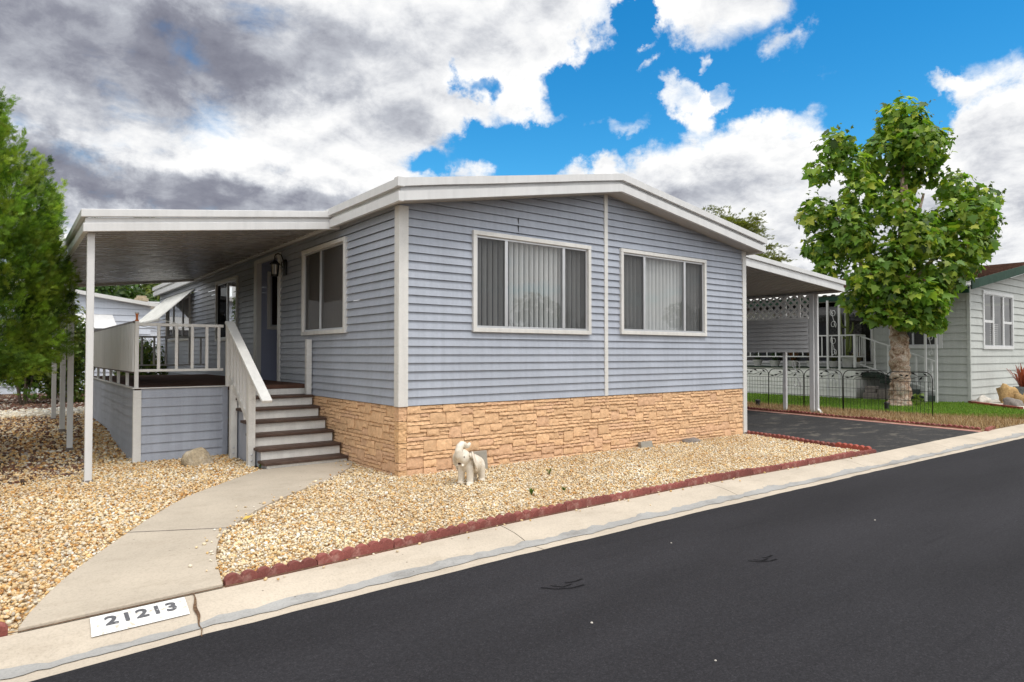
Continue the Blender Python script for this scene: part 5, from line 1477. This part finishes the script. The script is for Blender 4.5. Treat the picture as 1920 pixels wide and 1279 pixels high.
# px-free description of the crown: lobes (across, height, depth, radius)
LOBES = [(.18, 8.02, 0, .72), (-.10, 7.75, .2, .5), (.55, 7.75, .1, .5), (-.36, 7.05, .1, .74), (.90, 7.25, 0, .66), (.30, 7.15, -.45, .75), (.33, 6.5, .45, .7), (1.0, 6.55, .35, .42),
         (-1.72, 7.22, .0, .60), (-2.12, 6.60, .1, .50), (-1.45, 6.65, -.3, .50), (-1.15, 5.95, -.35, .66), (-.75, 6.4, .3, .5),
         (-2.26, 5.35, 0, .62), (-1.75, 5.2, -.45, .62), (-1.55, 4.65, -.55, .74), (-2.15, 4.45, .1, .55), (-1.95, 3.95, -.1, .5), (-1.15, 3.6, -.5, .70),
         (-.45, 5.35, -.75, .66), (-.15, 4.45, -.95, .76), (-.7, 4.0, -.8, .7), (.3, 5.0, -.55, .5),
         (1.62, 6.15, .1, .56), (2.32, 5.75, 0, .52), (1.85, 5.2, -.35, .74), (1.2, 5.3, -.3, .52), (2.4, 5.0, .1, .52), (1.25, 4.45, -.55, .70), (2.2, 4.5, -.05, .52), (1.66, 3.9, -.2, .55), (.85, 3.65, -.7, .66), (2.0, 4.1, .2, .4),
         (-.56, 3.05, -.65, .64), (.20, 3.05, -.8, .66), (.65, 2.75, -.5, .52), (-.90, 2.55, -.4, .48), (-.25, 2.40, -.7, .48), (.35, 2.35, -.65, .46), (.85, 2.35, -.2, .40), (-1.3, 3.0, -.1, .45), (1.15, 3.2, .0, .45),
         (-1.0, 4.7, .7, .72), (.7, 4.2, .7, .75), (-.2, 3.6, .7, .75), (1.5, 4.8, .6, .6), (-.2, 5.6, .7, .5)]
LEAF_OUT = [(0, -.28), (.16, -.16), (.44, -.20), (.33, .02), (.56, .22), (.26, .22), (.20, .40), (.0, .72), (-.20, .40), (-.26, .22), (-.56, .22), (-.33, .02), (-.44, -.20), (-.16, -.16)]
def leaves(name, centres, normals, sizes, outline, mat, parent, cols, cup=.16):
    n = len(centres); k = len(outline)
    up = np.array([0, 0, 1.0])
    nrm = normals / np.linalg.norm(normals, axis=1)[:, None]
    # leaf tip hangs downwards with a random turn
    a = rng.normal(0, .9, n)
    t = -up[None] + nrm * (nrm @ up)[:, None]
    tl = np.linalg.norm(t, axis=1)[:, None]; t = np.where(tl > .05, t / np.maximum(tl, .05), rng.normal(size=(n, 3)))
    s = np.cross(nrm, t); s /= np.maximum(np.linalg.norm(s, axis=1)[:, None], 1e-6)
    ca, sa = np.cos(a)[:, None], np.sin(a)[:, None]
    T = t * ca + s * sa; S = np.cross(nrm, T)
    O = np.array(outline)
    r2 = (O ** 2).sum(1)
    V = np.zeros((n, k + 1, 3))
    V[:, 0] = centres
    V[:, 1:] = centres[:, None] + sizes[:, None, None] * (S[:, None] * O[None, :, :1] + T[:, None] * O[None, :, 1:] - nrm[:, None] * (cup * r2)[None, :, None] * rng.uniform(.2, 2.2, (n, 1, 1)))
    base = (np.arange(n) * (k + 1))[:, None, None]
    f = np.array([(0, 1 + i, 1 + (i + 1) % k) for i in range(k)])[None] + base
    return np_mesh(name, V.reshape(-1, 3), f.reshape(-1, 3), mat, parent, np.repeat(cols, k + 1, 0))
cs, ns, ss, cl = [], [], [], []
for (u, z, d, r) in LOBES:
    r *= .86; n = int(290 * r * r / .45)
    dirs = rng.normal(size=(n, 3)); dirs /= np.linalg.norm(dirs, axis=1)[:, None]
    rad = r * (1 - .5 * rng.random(n) ** 1.6) * rng.uniform(.9, 1.12, n)
    c = np.array(crown_pt(u, z, d)); p = c + dirs * rad[:, None] * np.array([1, 1, .92])
    cs.append(p); nn = dirs * .75 + np.array([0, 0, .55]) + rng.normal(0, .42, (n, 3)); ns.append(nn)
    ss.append(rng.lognormal(math.log(.20), .28, n))
    pal = np.array([(.15, .28, .034), (.11, .22, .028), (.22, .34, .04), (.32, .42, .05), (.44, .48, .07), (.06, .12, .02)])
    lobe = rng.uniform(.85, 1.15)
    cl.append(pal[rng.choice(6, n, p=[.25, .22, .21, .15, .07, .10])] * rng.uniform(.8, 1.2, (n, 1)) * lobe)
    # shoots poking out of the lobe
    m_ = int(7 * r / .6)
    for j in range(m_):
        dd = rng.normal(size=3); dd[2] = abs(dd[2]) * .8 + .1; dd /= np.linalg.norm(dd)
        for t in (1.02, 1.12, 1.22, 1.30):
            cs.append((c + dd * r * t + rng.normal(0, .03, 3))[None]); ns.append((dd + rng.normal(0, .6, 3))[None]); ss.append(np.array([.19 * (1.55 - t) * 1.6])); cl.append((np.array((.12, .17, .03)) * rng.uniform(.7, 1.2))[None])
leaves('crown', np.concatenate(cs), np.concatenate(ns), np.concatenate(ss), LEAF_OUT, M['leaf'], pt, np.concatenate(cl))
# seedling shoot at the foot of the trunk
cs = np.array([(TX + .30 + rng.normal(0, .08), TY_ - .32 + rng.normal(0, .06), rng.uniform(.05, .35)) for _ in range(26)])
so = thing('seedling', 'small light green shoot at the foot of the plane tree', 'plant', (TX + .3, TY_ - .32, 0))
leaves('foliage', cs, rng.normal(size=(26, 3)) + np.array([0, 0, .8]), np.full(26, .13), LEAF_OUT, M['leaf'], so, np.tile((.15, .22, .04), (26, 1)))

# ---------------------------------------------------------------- conifer at the left edge
def sprays(name, P, D, size, cols, mat, parent, nb=7, wide=.036):
    """flat feathery sprigs: one axis with thin side blades"""
    n = len(P); D = D / np.linalg.norm(D, axis=1)[:, None]
    s = np.cross(D, rng.normal(size=(n, 3))); s /= np.linalg.norm(s, axis=1)[:, None]
    V = []; F = []
    k = 0; VV = np.zeros((n, nb * 4, 3))
    for b in range(nb):
        if b == nb - 1: st_, ang, ln = .30, 0, .70
        else:
            st_ = .05 + .62 * (b // 2) / (nb // 2); ang = (1 if b % 2 else -1) * .62; ln = .50 * (1 - .5 * st_)
        o = P + D * (size * st_)[:, None]
        dr = D * math.cos(ang) + s * math.sin(ang)
        sd = s * math.cos(ang) - D * math.sin(ang)
        L_ = (size * ln)[:, None]; w_ = (size * wide)[:, None] * rng.uniform(.8, 1.5, (n, 1))
        VV[:, b * 4 + 0] = o; VV[:, b * 4 + 1] = o + dr * L_ * .5 + sd * w_; VV[:, b * 4 + 2] = o + dr * L_; VV[:, b * 4 + 3] = o + dr * L_ * .5 - sd * w_
    f = (np.arange(nb * 4).reshape(nb, 4)[None] + (np.arange(n) * nb * 4)[:, None, None]).reshape(-1, 4)
    c = np.repeat(cols, nb * 4, 0)
    return np_mesh(name, VV.reshape(-1, 3), f, mat, parent, c)
KX, KY = -4.45, 3.75
kt = thing('conifer_tree', 'dense bright green conifer leaning over the gravel at the left edge', 'tree', (KX, KY, 0))
mb = MB(); mb.tube([(KX, KY, -.05), (KX, KY, .8), (KX + .03, KY, 2.4), (KX, KY, 4.5), (KX, KY, 6.2)], [.19, .16, .13, .07, .02], 12); mb.build('trunk', M['bark'], kt, smooth=True)
def krad(z):
    if z < 1.5: return .55 + (z - .75) * 1.05
    if z < 3.2: return 1.34 - .10 * (z - 1.5) / 1.7
    return max(.02, 1.24 * (1 - ((z - 3.2) / 2.75) ** .85))
P, D, S_, C_ = [], [], [], []
tuf = 0
while tuf < 2000:
    z = rng.uniform(1.12, 6.0)
    if rng.random() > (krad(z) + .12) / 1.35: continue
    tuf += 1
    a = rng.uniform(0, 2 * math.pi); lump = noise.noise((math.cos(a) * 1.6, math.sin(a) * 1.6, z * 1.1)) * .26
    rr_ = krad(z) * (1 + lump) * (1 - .38 * rng.random() ** 2.2)
    c = np.array((KX + rr_ * math.cos(a), KY + rr_ * math.sin(a), z + rng.normal(0, .06)))
    out = np.array((math.cos(a), math.sin(a), 0)); ax = out * .55 + np.array((0, 0, 1.0)) * (.85 if z > 1.6 else .15) + rng.normal(0, .22, 3); ax /= np.linalg.norm(ax)
    n = 44; tl = rng.uniform(.16, .30)
    t = rng.random(n); p = c + ax * (t * tl)[:, None] + rng.normal(0, 1, (n, 3)) * (.075 * (1.1 - t))[:, None]
    P.append(p); D.append(ax * 1.1 + rng.normal(0, .5, (n, 3)) + out * .25); S_.append(rng.uniform(.06, .115, n))
    base = np.array([(.14, .25, .024), (.19, .32, .028), (.07, .145, .016), (.26, .36, .04)][rng.integers(0, 4)]) * rng.uniform(.50, 1.20)
    C_.append(base[None] * rng.uniform(.75, 1.2, (n, 1)) * np.where(rng.random((n, 1)) < .03, np.array([[1.7, 1.6, 2.6]]), 1))
# a few long shoots that break the outline
for j in range(170):
    z = rng.uniform(1.5, 5.6); a = rng.uniform(0, 2 * math.pi); rr_ = krad(z) * .95
    c = np.array((KX + rr_ * math.cos(a), KY + rr_ * math.sin(a), z)); out = np.array((math.cos(a), math.sin(a), 1.6)); out /= np.linalg.norm(out)
    n = 12; t = rng.random(n); P.append(c + out * (t * .30)[:, None] + rng.normal(0, .028, (n, 3))); D.append(out + rng.normal(0, .4, (n, 3))); S_.append(rng.uniform(.07, .13, n)); C_.append(np.array((.17, .26, .04))[None] * rng.uniform(.7, 1.2, (n, 1)))
sprays('crown', np.concatenate(P), np.concatenate(D), np.concatenate(S_), np.concatenate(C_), M['needle'], kt)

for i, (x, y, rz, sc, lab) in enumerate(((-7.3, 6.6, 2.1, 1.0, 'added unseen conifer behind the bright one, shading the porch side'), (-8.6, 10.2, 4.0, 1.0, 'added rear conifer left of the yard, blocking side light'), (-7.2, 2.6, 5.2, .95, 'added unseen conifer left of the bright one, blocking side light'))):
    o = copy_tree(kt); o.location = (x, y, 0); o.rotation_euler = (0, 0, rz); o.scale = (sc, sc, sc); tag(o, lab, 'tree', 'conifers along the left side of the yard')  # conifers added to block side light under the porch roof and darken the gravel
kt['group'] = 'conifers along the left side of the yard'

# ---------------------------------------------------------------- other shrubs and trees
QUAD = [(0, -.5), (.30, -.12), (.22, .28), (0, .55), (-.22, .28), (-.30, -.12)]
def bush(name, label, cat, c, size, n, leaf, pal, trunk=None, lobes=9, seed=0, group=None, hollow=.6):
    r2 = np.random.default_rng(seed)
    t = thing(name, label, cat, c, group)
    cs, ns, ss, cl = [], [], [], []
    for i in range(lobes):
        d = r2.normal(size=3); d /= np.linalg.norm(d); d[2] = abs(d[2]) if trunk is None and i < lobes / 2 else d[2]
        lc = np.array(c) + np.array((0, 0, size[2] * .78 if trunk is None else trunk[0] + size[2])) * 1.0 + d * np.array(size) * r2.uniform(.35, .72)
        lr = np.array(size) * r2.uniform(.38, .58); m = n // lobes
        dd = r2.normal(size=(m, 3)); dd /= np.linalg.norm(dd, axis=1)[:, None]
        cs.append(lc + dd * lr * (1 - hollow * r2.random((m, 1)) ** 1.5)); ns.append(dd * .8 + np.array((0, 0, .5)) + r2.normal(0, .5, (m, 3)))
        ss.append(r2.uniform(.6, 1.3, m) * leaf); cl.append(np.array(pal)[r2.integers(0, len(pal), m)] * r2.uniform(.7, 1.25, (m, 1)) * r2.uniform(.8, 1.2))
    leaves('crown' if trunk else 'foliage', np.concatenate(cs), np.concatenate(ns), np.concatenate(ss), QUAD, M['bushleaf'], t, np.concatenate(cl))
    mb = MB()
    if trunk:
        h, r = trunk
        mb.tube([(c[0], c[1], c[2] - .1), (c[0] + .05, c[1], c[2] + h * .6), (c[0], c[1] + .05, c[2] + h + size[2])], [r, r * .8, r * .4], 10)
        for k in range(6):
            a = k * 1.05 + seed; mb.tube([(c[0], c[1], c[2] + h * .85), (c[0] + math.cos(a) * size[0] * .35, c[1] + math.sin(a) * size[1] * .35, c[2] + h + size[2] * .8), (c[0] + math.cos(a) * size[0] * .6, c[1] + math.sin(a) * size[1] * .6, c[2] + h + size[2] * 1.2)], [r * .45, r * .25, r * .1], 6)
        mb.build('trunk', M['bark'], t, smooth=True)
    else:
        for k in range(5):
            a = k * 1.3 + seed; mb.tube([(c[0] + .05 * math.cos(a), c[1] + .05 * math.sin(a), c[2] - .05), (c[0] + math.cos(a) * size[0] * .3, c[1] + math.sin(a) * size[1] * .3, c[2] + size[2] * 1.1)], [.03, .012], 6)
        mb.build('stem', M['bark'], t)
    return t
DG = [(.04, .085, .018), (.055, .11, .02), (.03, .065, .015), (.08, .13, .025)]
LG = [(.09, .15, .025), (.12, .17, .03), (.06, .11, .02), (.16, .19, .04)]
bush('hedge_shrub', 'dense dark shrub behind the rear porch posts', 'shrub', (-3.3, 13.2, .2), (.95, .8, 1.15), 5200, .10, DG, seed=1, group='shrubs behind the gravel yard')
bush('hedge_shrub', 'yellowish green leafy shrub beside the front porch post at the back', 'shrub', (-2.45, 13.3, .2), (.80, .8, 1.35), 5200, .10, LG, seed=2, group='shrubs behind the gravel yard')
bush('hedge_shrub', 'dark shrub half hidden by the conifer', 'shrub', (-4.9, 12.6, .2), (1.1, .9, 1.0), 5200, .10, DG, seed=3, group='shrubs behind the gravel yard')
bush('hedge_shrub', 'very dark broad shrub at the left photo edge below the conifer', 'shrub', (-6.6, 12.0, .2), (1.3, 1.0, 1.2), 5200, .10, DG, seed=4, group='shrubs behind the gravel yard')
bush('hedge_shrub', 'yellow flecked shrub seen through the deck railing', 'shrub', (-.75, 14.2, .2), (.95, .7, .95), 4600, .09, LG, seed=5, group='shrubs behind the gravel yard')
bush('tall_shrub', 'tall narrow green shrub between the two front porch posts', 'shrub', (-2.6, 15.0, .2), (.75, .7, 2.2), 5200, .11, LG, seed=6, group='shrubs behind the gravel yard')
bush('leafy_tree', 'dark leafy tree filling the gap under the porch roof', 'tree', (-.6, 30, 0), (3.8, 2.6, 2.5), 12000, .24, DG, trunk=(1.2, .2), seed=8, group='trees behind the rear homes')
bush('leafy_tree', 'olive leafy tree right of the chimney on the rear roof', 'tree', (2.9, 33, 0), (2.9, 2.4, 2.5), 10000, .24, LG, trunk=(1.5, .2), seed=9, group='trees behind the rear homes')
bush('tall_tree', 'tree top just showing above the middle of the porch roof', 'tree', (3.6, 42, 0), (1.9, 1.7, 1.7), 5500, .24, DG, trunk=(7.2, .25), seed=13, lobes=7, group='tree tops above the porch roof')
bush('tall_tree', 'tree top peeping out by the left end of the porch roof', 'tree', (.6, 38, 0), (.9, .9, 1.7), 3000, .22, DG, trunk=(6.5, .2), seed=14, lobes=6, group='tree tops above the porch roof')

# the leafy trees on the other side of the street, mirrored in the window panes
for i, (x, y, k) in enumerate(((4.5, -17, 1), (10.5, -18.5, 2), (16.5, -17.5, 3), (22.5, -19, 4), (29, -18, 5), (-6, -19, 6))):
    bush('street_tree', ['', 'first', 'second', 'third', 'fourth', 'fifth', 'sixth'][k] + ' leafy tree across the street, mirrored dark in the window panes', 'tree', (x, y, -.1), (2.6, 2.2, 1.9), 2600, .30, DG, trunk=(.9, .2), seed=20 + k, group='trees across the street')

# feathery drooping tree beyond the ridge
FX, FY = 20.1, 11.3
ft = thing('feathery_tree', 'airy tree with feathery arching twigs rising beyond the roof', 'tree', (FX, FY, 0))
mb = MB(); mb.tube([(FX, FY, -.1), (FX + .1, FY, 2.2), (FX, FY + .1, 4.2)], [.2, .15, .1], 10)
P, D, S_, C_ = [], [], [], []
for i in range(135):
    a = rng.uniform(0, 2 * math.pi); r = 3.6 * math.sqrt(rng.random()) * 1.05; top_z = 8.25 - .16 * r * r * rng.uniform(.75, 1.2) - rng.random() ** 1.3 * 2.4
    e = np.array((FX + r * math.cos(a), FY + r * math.sin(a), top_z))
    b = np.array((FX, FY, 4.0)); m_ = b * .45 + e * .55 + np.array((0, 0, .65))
    mb.tube([tuple(b), tuple(m_), tuple(e)], [.045, .02, .006], 5)
    # side sprigs arching along the outer part
    for j in range(34):
        t = rng.uniform(.38, 1.0); p0 = (1 - t) ** 2 * b + 2 * t * (1 - t) * m_ + t * t * e
        dr = np.array((math.cos(a + rng.normal(0, .7)), math.sin(a + rng.normal(0, .7)), rng.uniform(-.15, .55))); ln = rng.uniform(.35, .8)
        n = 9; tt = np.linspace(.1, 1, n)
        pts = p0 + dr * (tt * ln)[:, None] + np.array((0, 0, -.16)) * (tt ** 2)[:, None]
        P.append(pts); D.append(np.tile(dr, (n, 1)) + rng.normal(0, .45, (n, 3))); S_.append(rng.uniform(.13, .22, n)); C_.append(np.array((.15, .17, .028))[None] * rng.uniform(.6, 1.25, (n, 1)))
mb.build('trunk', M['bark'], ft)
sprays('crown', np.concatenate(P), np.concatenate(D), np.concatenate(S_), np.concatenate(C_), M['bushleaf'], ft, nb=6, wide=.06)

# ---------------------------------------------------------------- homes behind the yard
def rear_home(name, label, x0, x1, y0, y1, xr, zr, sl, ze, mat, roofmat, pitch, seed):
    t = thing(name, label, 'house', ((x0 + x1) / 2, y0, 0))
    def f(u, z, o): return (u, y0 - o, z)
    def tz(u): return zr - abs(u - xr) * sl
    mb = MB(); siding(mb, f, x0, x1, .2, lambda u: tz(u), pitch=pitch, butt=.022, wav=.002, seed=seed, step=.4); mb.build('wall', mat, t)
    mb = MB(); mb.box(x0, x0 + .05, y0 + .01, y1, .1, tz(x0)); mb.box(x1 - .05, x1, y0 + .01, y1, .1, tz(x1)); mb.build('side_wall', mat, t)
    mb = MB(); mb.prism([(x0 - .2, tz(x0 - .2)), (xr, zr), (x1 + .2, tz(x1 + .2)), (x1 + .2, tz(x1 + .2) + .12), (xr, zr + .12), (x0 - .2, tz(x0 - .2) + .12)], 'y', y0 - .25, y1); mb.build('roof', roofmat, t)
    return t
r1 = rear_home('rear_home', 'white blue sided gabled home seen beyond the deck railing', -5.2, .35, 19, 29, -2.3, 3.50, .15, 3, M['whitesiding'], M['metalroof'], .215, 41)
mb = MB()
for i in range(9):
    z = 2.76 - i * .052; y = 18.98 - i * .06
    mb.hexa([(-2.6, y - .065, z - .06), (-.79 + i * .012, y - .065, z - .06), (-.79 + i * .012, y - .005, z), (-2.6, y - .005, z), (-2.6, y - .065, z - .045), (-.79 + i * .012, y - .065, z - .045), (-.79 + i * .012, y - .005, z + .012), (-2.6, y - .005, z + .012)])
mb.build('window_awning', M['white2'], r1)
def r1f(u, z, o): return (u, 19 - o, z)
window(r1, r1f, -2.5, -.85, 1.4, 2.45, [-1.7], trim=.06, blinds=False, glass='glassdark')
r2_ = rear_home('far_home', 'grey roofed home half hidden behind the white blue one', .2, 6.5, 23.5, 32, 3.4, 3.45, .02, 3, M['whitesiding'], M['greyroof'], .22, 43)
mb = MB(); mb.prism([(23.2, 2.9), (23.2, 3.02), (27, 3.85), (30, 3.2)], 'x', -.3, 6.8); mb.build('roof', M['greyroof'], r2_)
mb = MB(); mb.lathe((.78, 23.9, 3.0), [(.21, 0), (.21, .62), (.26, .63), (.26, .74), (.19, .76), (.19, .84)], 16); mb.build('chimney', M['rock_tan'], r2_)

# ---------------------------------------------------------------- camera
cam = bpy.data.cameras.new('camera'); co = bpy.data.objects.new('camera', cam); COL.objects.link(co)
co.location = (-3.695, -7.007, 1.44)
cam.sensor_width = 36; cam.lens = 1245 / 1920 * 36; cam.clip_start = .05; cam.clip_end = 2000
co.rotation_euler = (R(90 + 1.15), 0, -R(90 - 52.57))
scene.camera = co

# ---------------------------------------------------------------- sun, sky and clouds
SUN_EL, SUN_AZ = R(63), math.atan2(-.80, .10)        # azimuth measured from +x
sd = bpy.data.lights.new('sun', 'SUN'); sd.energy = 1.5; sd.angle = R(14); sd.color = (1, .95, .87)
so = bpy.data.objects.new('sun', sd); COL.objects.link(so)
sdir = Vector((math.cos(SUN_EL) * math.cos(SUN_AZ), math.cos(SUN_EL) * math.sin(SUN_AZ), math.sin(SUN_EL)))
so.rotation_euler = (-sdir).to_track_quat('-Z', 'Y').to_euler()

wd = bpy.data.worlds.new('World'); scene.world = wd; wd.use_nodes = True
nt = wd.node_tree; nt.nodes.clear()
out = nt.nodes.new('ShaderNodeOutputWorld'); bg = nt.nodes.new('ShaderNodeBackground'); L(nt, bg.outputs[0], out.inputs[0])
sky = nt.nodes.new('ShaderNodeTexSky'); sky.sky_type = 'NISHITA'; sky.sun_disc = False
sky.sun_elevation = SUN_EL; sky.sun_rotation = math.pi / 2 - SUN_AZ
sky.air_density = 1.0; sky.dust_density = .4; sky.ozone_density = 2.0
BGS = .10
bg.inputs[1].default_value = BGS
tc = nt.nodes.new('ShaderNodeTexCoord'); dvec = tc.outputs['Generated']
sep = nt.nodes.new('ShaderNodeSeparateXYZ'); L(nt, dvec, sep.inputs[0])
azn = math_(nt, 'ARCTAN2', sep.outputs[1], sep.outputs[0]); eln = math_(nt, 'ARCSINE', sep.outputs[2])
uv = nt.nodes.new('ShaderNodeCombineXYZ'); L(nt, azn, uv.inputs[0]); L(nt, eln, uv.inputs[1])
# ragged edges: the layout is bent by coarse and fine turbulence
wn1 = nt.nodes.new('ShaderNodeTexNoise'); wn1.inputs['Scale'].default_value = 5.5; wn1.inputs['Detail'].default_value = 3; L(nt, dvec, wn1.inputs['Vector'])
wn2 = nt.nodes.new('ShaderNodeTexNoise'); wn2.inputs['Scale'].default_value = 19; wn2.inputs['Detail'].default_value = 6; wn2.inputs['Roughness'].default_value = .62; L(nt, dvec, wn2.inputs['Vector'])
def vma(a, k, o):
    m = nt.nodes.new('ShaderNodeVectorMath'); m.operation = 'MULTIPLY_ADD'; L(nt, a, m.inputs[0]); m.inputs[1].default_value = (k * 1.3, k, 0)
    if hasattr(o, 'is_linked'): L(nt, o, m.inputs[2])
    else: m.inputs[2].default_value = o
    return m.outputs[0]
off_ = nt.nodes.new('ShaderNodeVectorMath'); off_.operation = 'SUBTRACT'; L(nt, uv.outputs[0], off_.inputs[0]); off_.inputs[1].default_value = (.5 * 1.3 * (.10 + .085), .5 * (.10 + .085), 0)
uvv = vma(wn2.outputs['Color'], .085, vma(wn1.outputs['Color'], .10, off_.outputs[0]))
def ellipse(cx, cy, rx, ry, rot, w):
    m = nt.nodes.new('ShaderNodeMapping'); m.vector_type = 'TEXTURE'
    m.inputs['Location'].default_value = (cx, cy, 0); m.inputs['Rotation'].default_value = (0, 0, rot); m.inputs['Scale'].default_value = (rx, ry, 1)
    L(nt, uvv, m.inputs['Vector'])
    l = nt.nodes.new('ShaderNodeVectorMath'); l.operation = 'LENGTH'; L(nt, m.outputs[0], l.inputs[0])
    r = nt.nodes.new('ShaderNodeMapRange'); r.interpolation_type = 'SMOOTHSTEP'
    r.inputs['From Min'].default_value = .35; r.inputs['From Max'].default_value = 1.35; r.inputs['To Min'].default_value = w; r.inputs['To Max'].default_value = 0
    L(nt, l.outputs['Value'], r.inputs['Value'])
    return r.outputs[0]
def total(lst, start=None):
    acc = start
    for e in lst:
        v = ellipse(*e); acc = v if acc is None else math_(nt, 'ADD', acc, v)
    return acc
BLUE = [(.554, .358, .30, .14, 0, -1.0), (.331, .387, .19, .12, 0, -1.0), (.81, .32, .14, .10, 0, -.95), (.765, .431, .055, .09, 0, -.7), (.93, .275, .09, .045, .5, -.8), (.384, .313, .08, .10, 0, -.6), (.50, .36, .42, .19, 0, -.75),
        (.750, .450, .025, .079, 0, -1.3), (.789, .378, .088, .031, 0, -1.0), (.966, .394, .036, .024, 0, -1.0), (.926, .309, .089, .033, 0, -1.0), (1.046, .277, .048, .022, 0, -.8)]
WHITE = [(.885, .449, .105, .063, 0, 1.1), (.781, .415, .056, .024, .3, .5), (.618, .457, .156, .054, .15, 1.2), (.505, .413, .054, .028, -.3, 1.2),
         (.439, .379, .051, .030, .2, 1.7), (.288, .307, .062, .060, -.5, 1.2), (.714, .402, .022, .014, 0, 1.05), (.626, .400, .020, .016, 0, 1.05),
         (.664, .356, .030, .045, -.6, 1.5), (.615, .358, .045, .016, -.2, 1.2), (.757, .337, .071, .026, -.2, 1.35), (.86, .362, .075, .026, .2, 1.0),
         (.695, .265, .20, .066, -.25, 1.2), (.506, .300, .136, .052, -.25, 1.1), (.877, .255, .129, .045, 0, .7), (.541, .185, .24, .095, 0, 1.1),
         (.311, .210, .14, .085, 0, 1.1), (.349, .328, .052, .018, .2, 1.2)]
DARK = [(1.50, .375, .25, .10, 0, .80), (1.289, .415, .15, .085, 0, .62), (1.10, .40, .13, .07, 0, .40), (1.36, .220, .25, .042, 0, .85), (1.55, .203, .106, .055, 0, .5), (.613, .225, .088, .035, 0, .22), (.36, .15, .30, .06, 0, .25), (1.02, .31, .10, .05, 0, .22)]
cov = total(BLUE); cov = total(WHITE, cov)
# noise over a cloud plane, so that clouds shrink towards the horizon
den = math_(nt, 'ADD', math_(nt, 'MAXIMUM', sep.outputs[2], 0), .34)
px = math_(nt, 'DIVIDE', sep.outputs[0], den); py = math_(nt, 'DIVIDE', sep.outputs[1], den)
pp_ = nt.nodes.new('ShaderNodeCombineXYZ'); L(nt, px, pp_.inputs[0]); L(nt, py, pp_.inputs[1])
def dens(off):
    a = nt.nodes.new('ShaderNodeVectorMath'); a.operation = 'ADD'; L(nt, pp_.outputs[0], a.inputs[0]); a.inputs[1].default_value = off
    return math_(nt, 'ADD', math_(nt, 'MULTIPLY', noise_(nt, a.outputs[0], 2.6, 5, .5, .2), .72), math_(nt, 'MULTIPLY', noise_(nt, a.outputs[0], 10.5, 8, .66, .3), .28))
d0 = dens((0, 0, 0)); d1 = dens((-.03, -.045, 0))
full = math_(nt, 'ADD', math_(nt, 'ADD', math_(nt, 'MULTIPLY', math_(nt, 'SUBTRACT', d0, .5), 3.4), math_(nt, 'MULTIPLY', cov, .95)), 1.12)
alpha = nt.nodes.new('ShaderNodeMapRange'); alpha.interpolation_type = 'SMOOTHSTEP'; alpha.inputs['From Min'].default_value = .16; alpha.inputs['From Max'].default_value = 1.02
L(nt, full, alpha.inputs['Value'])
# relief: side facing the sun bright, far side and thick bases grey
rel = math_(nt, 'MULTIPLY', math_(nt, 'SUBTRACT', d0, d1), 2.1)
thick = nt.nodes.new('ShaderNodeMapRange'); thick.inputs['From Min'].default_value = .7; thick.inputs['From Max'].default_value = 1.9; thick.inputs['To Min'].default_value = 0; thick.inputs['To Max'].default_value = .20
L(nt, full, thick.inputs['Value'])
darkm = total(DARK)
# the unseen part of the sky, high up and behind the street, is bright thin cloud
dk = math_(nt, 'MULTIPLY', darkm, math_(nt, 'ADD', .70, math_(nt, 'MULTIPLY', d0, .60)))
val = math_(nt, 'SUBTRACT', math_(nt, 'ADD', .97, rel), math_(nt, 'ADD', thick.outputs[0], math_(nt, 'MULTIPLY', dk, .60)))
cc_ = ramp(nt, val, [(.10, (.17, .175, .225)), (.34, (.27, .28, .335)), (.56, (.50, .52, .57)), (.76, (.80, .81, .83)), (.96, (1.0, .995, .98))])
hs = nt.nodes.new('ShaderNodeHueSaturation'); hs.inputs['Saturation'].default_value = 1.45; hs.inputs['Value'].default_value = 1.0
L(nt, sky.outputs[0], hs.inputs['Color'])
skyc = mixc(nt, 1, hs.outputs[0], (1.25, 1.85, 1.70), 'MULTIPLY')
cl_ = mixc(nt, 1, cc_, (1 / BGS,) * 3, 'MULTIPLY')
# brighter cloud round the hidden sun
sv = nt.nodes.new('ShaderNodeVectorMath'); sv.operation = 'DOT_PRODUCT'; L(nt, dvec, sv.inputs[0]); sv.inputs[1].default_value = tuple(sdir)
glow = nt.nodes.new('ShaderNodeMapRange'); glow.interpolation_type = 'SMOOTHSTEP'; glow.inputs['From Min'].default_value = .25; glow.inputs['From Max'].default_value = 1; glow.inputs['To Min'].default_value = 1; glow.inputs['To Max'].default_value = 2.0
L(nt, sv.outputs['Value'], glow.inputs['Value'])
cl_ = mixc(nt, 1, cl_, glow.outputs[0], 'MULTIPLY')
fin = mixc(nt, alpha.outputs[0], skyc, cl_)
L(nt, fin, bg.inputs[0])

# ---------------------------------------------------------------- render look
scene.render.engine = 'CYCLES'
scene.cycles.use_denoising = True
scene.cycles.max_bounces = 6; scene.cycles.transparent_max_bounces = 16
vs = scene.view_settings
vs.view_transform = 'Standard'; vs.look = 'None'; vs.exposure = .12; vs.gamma = 1
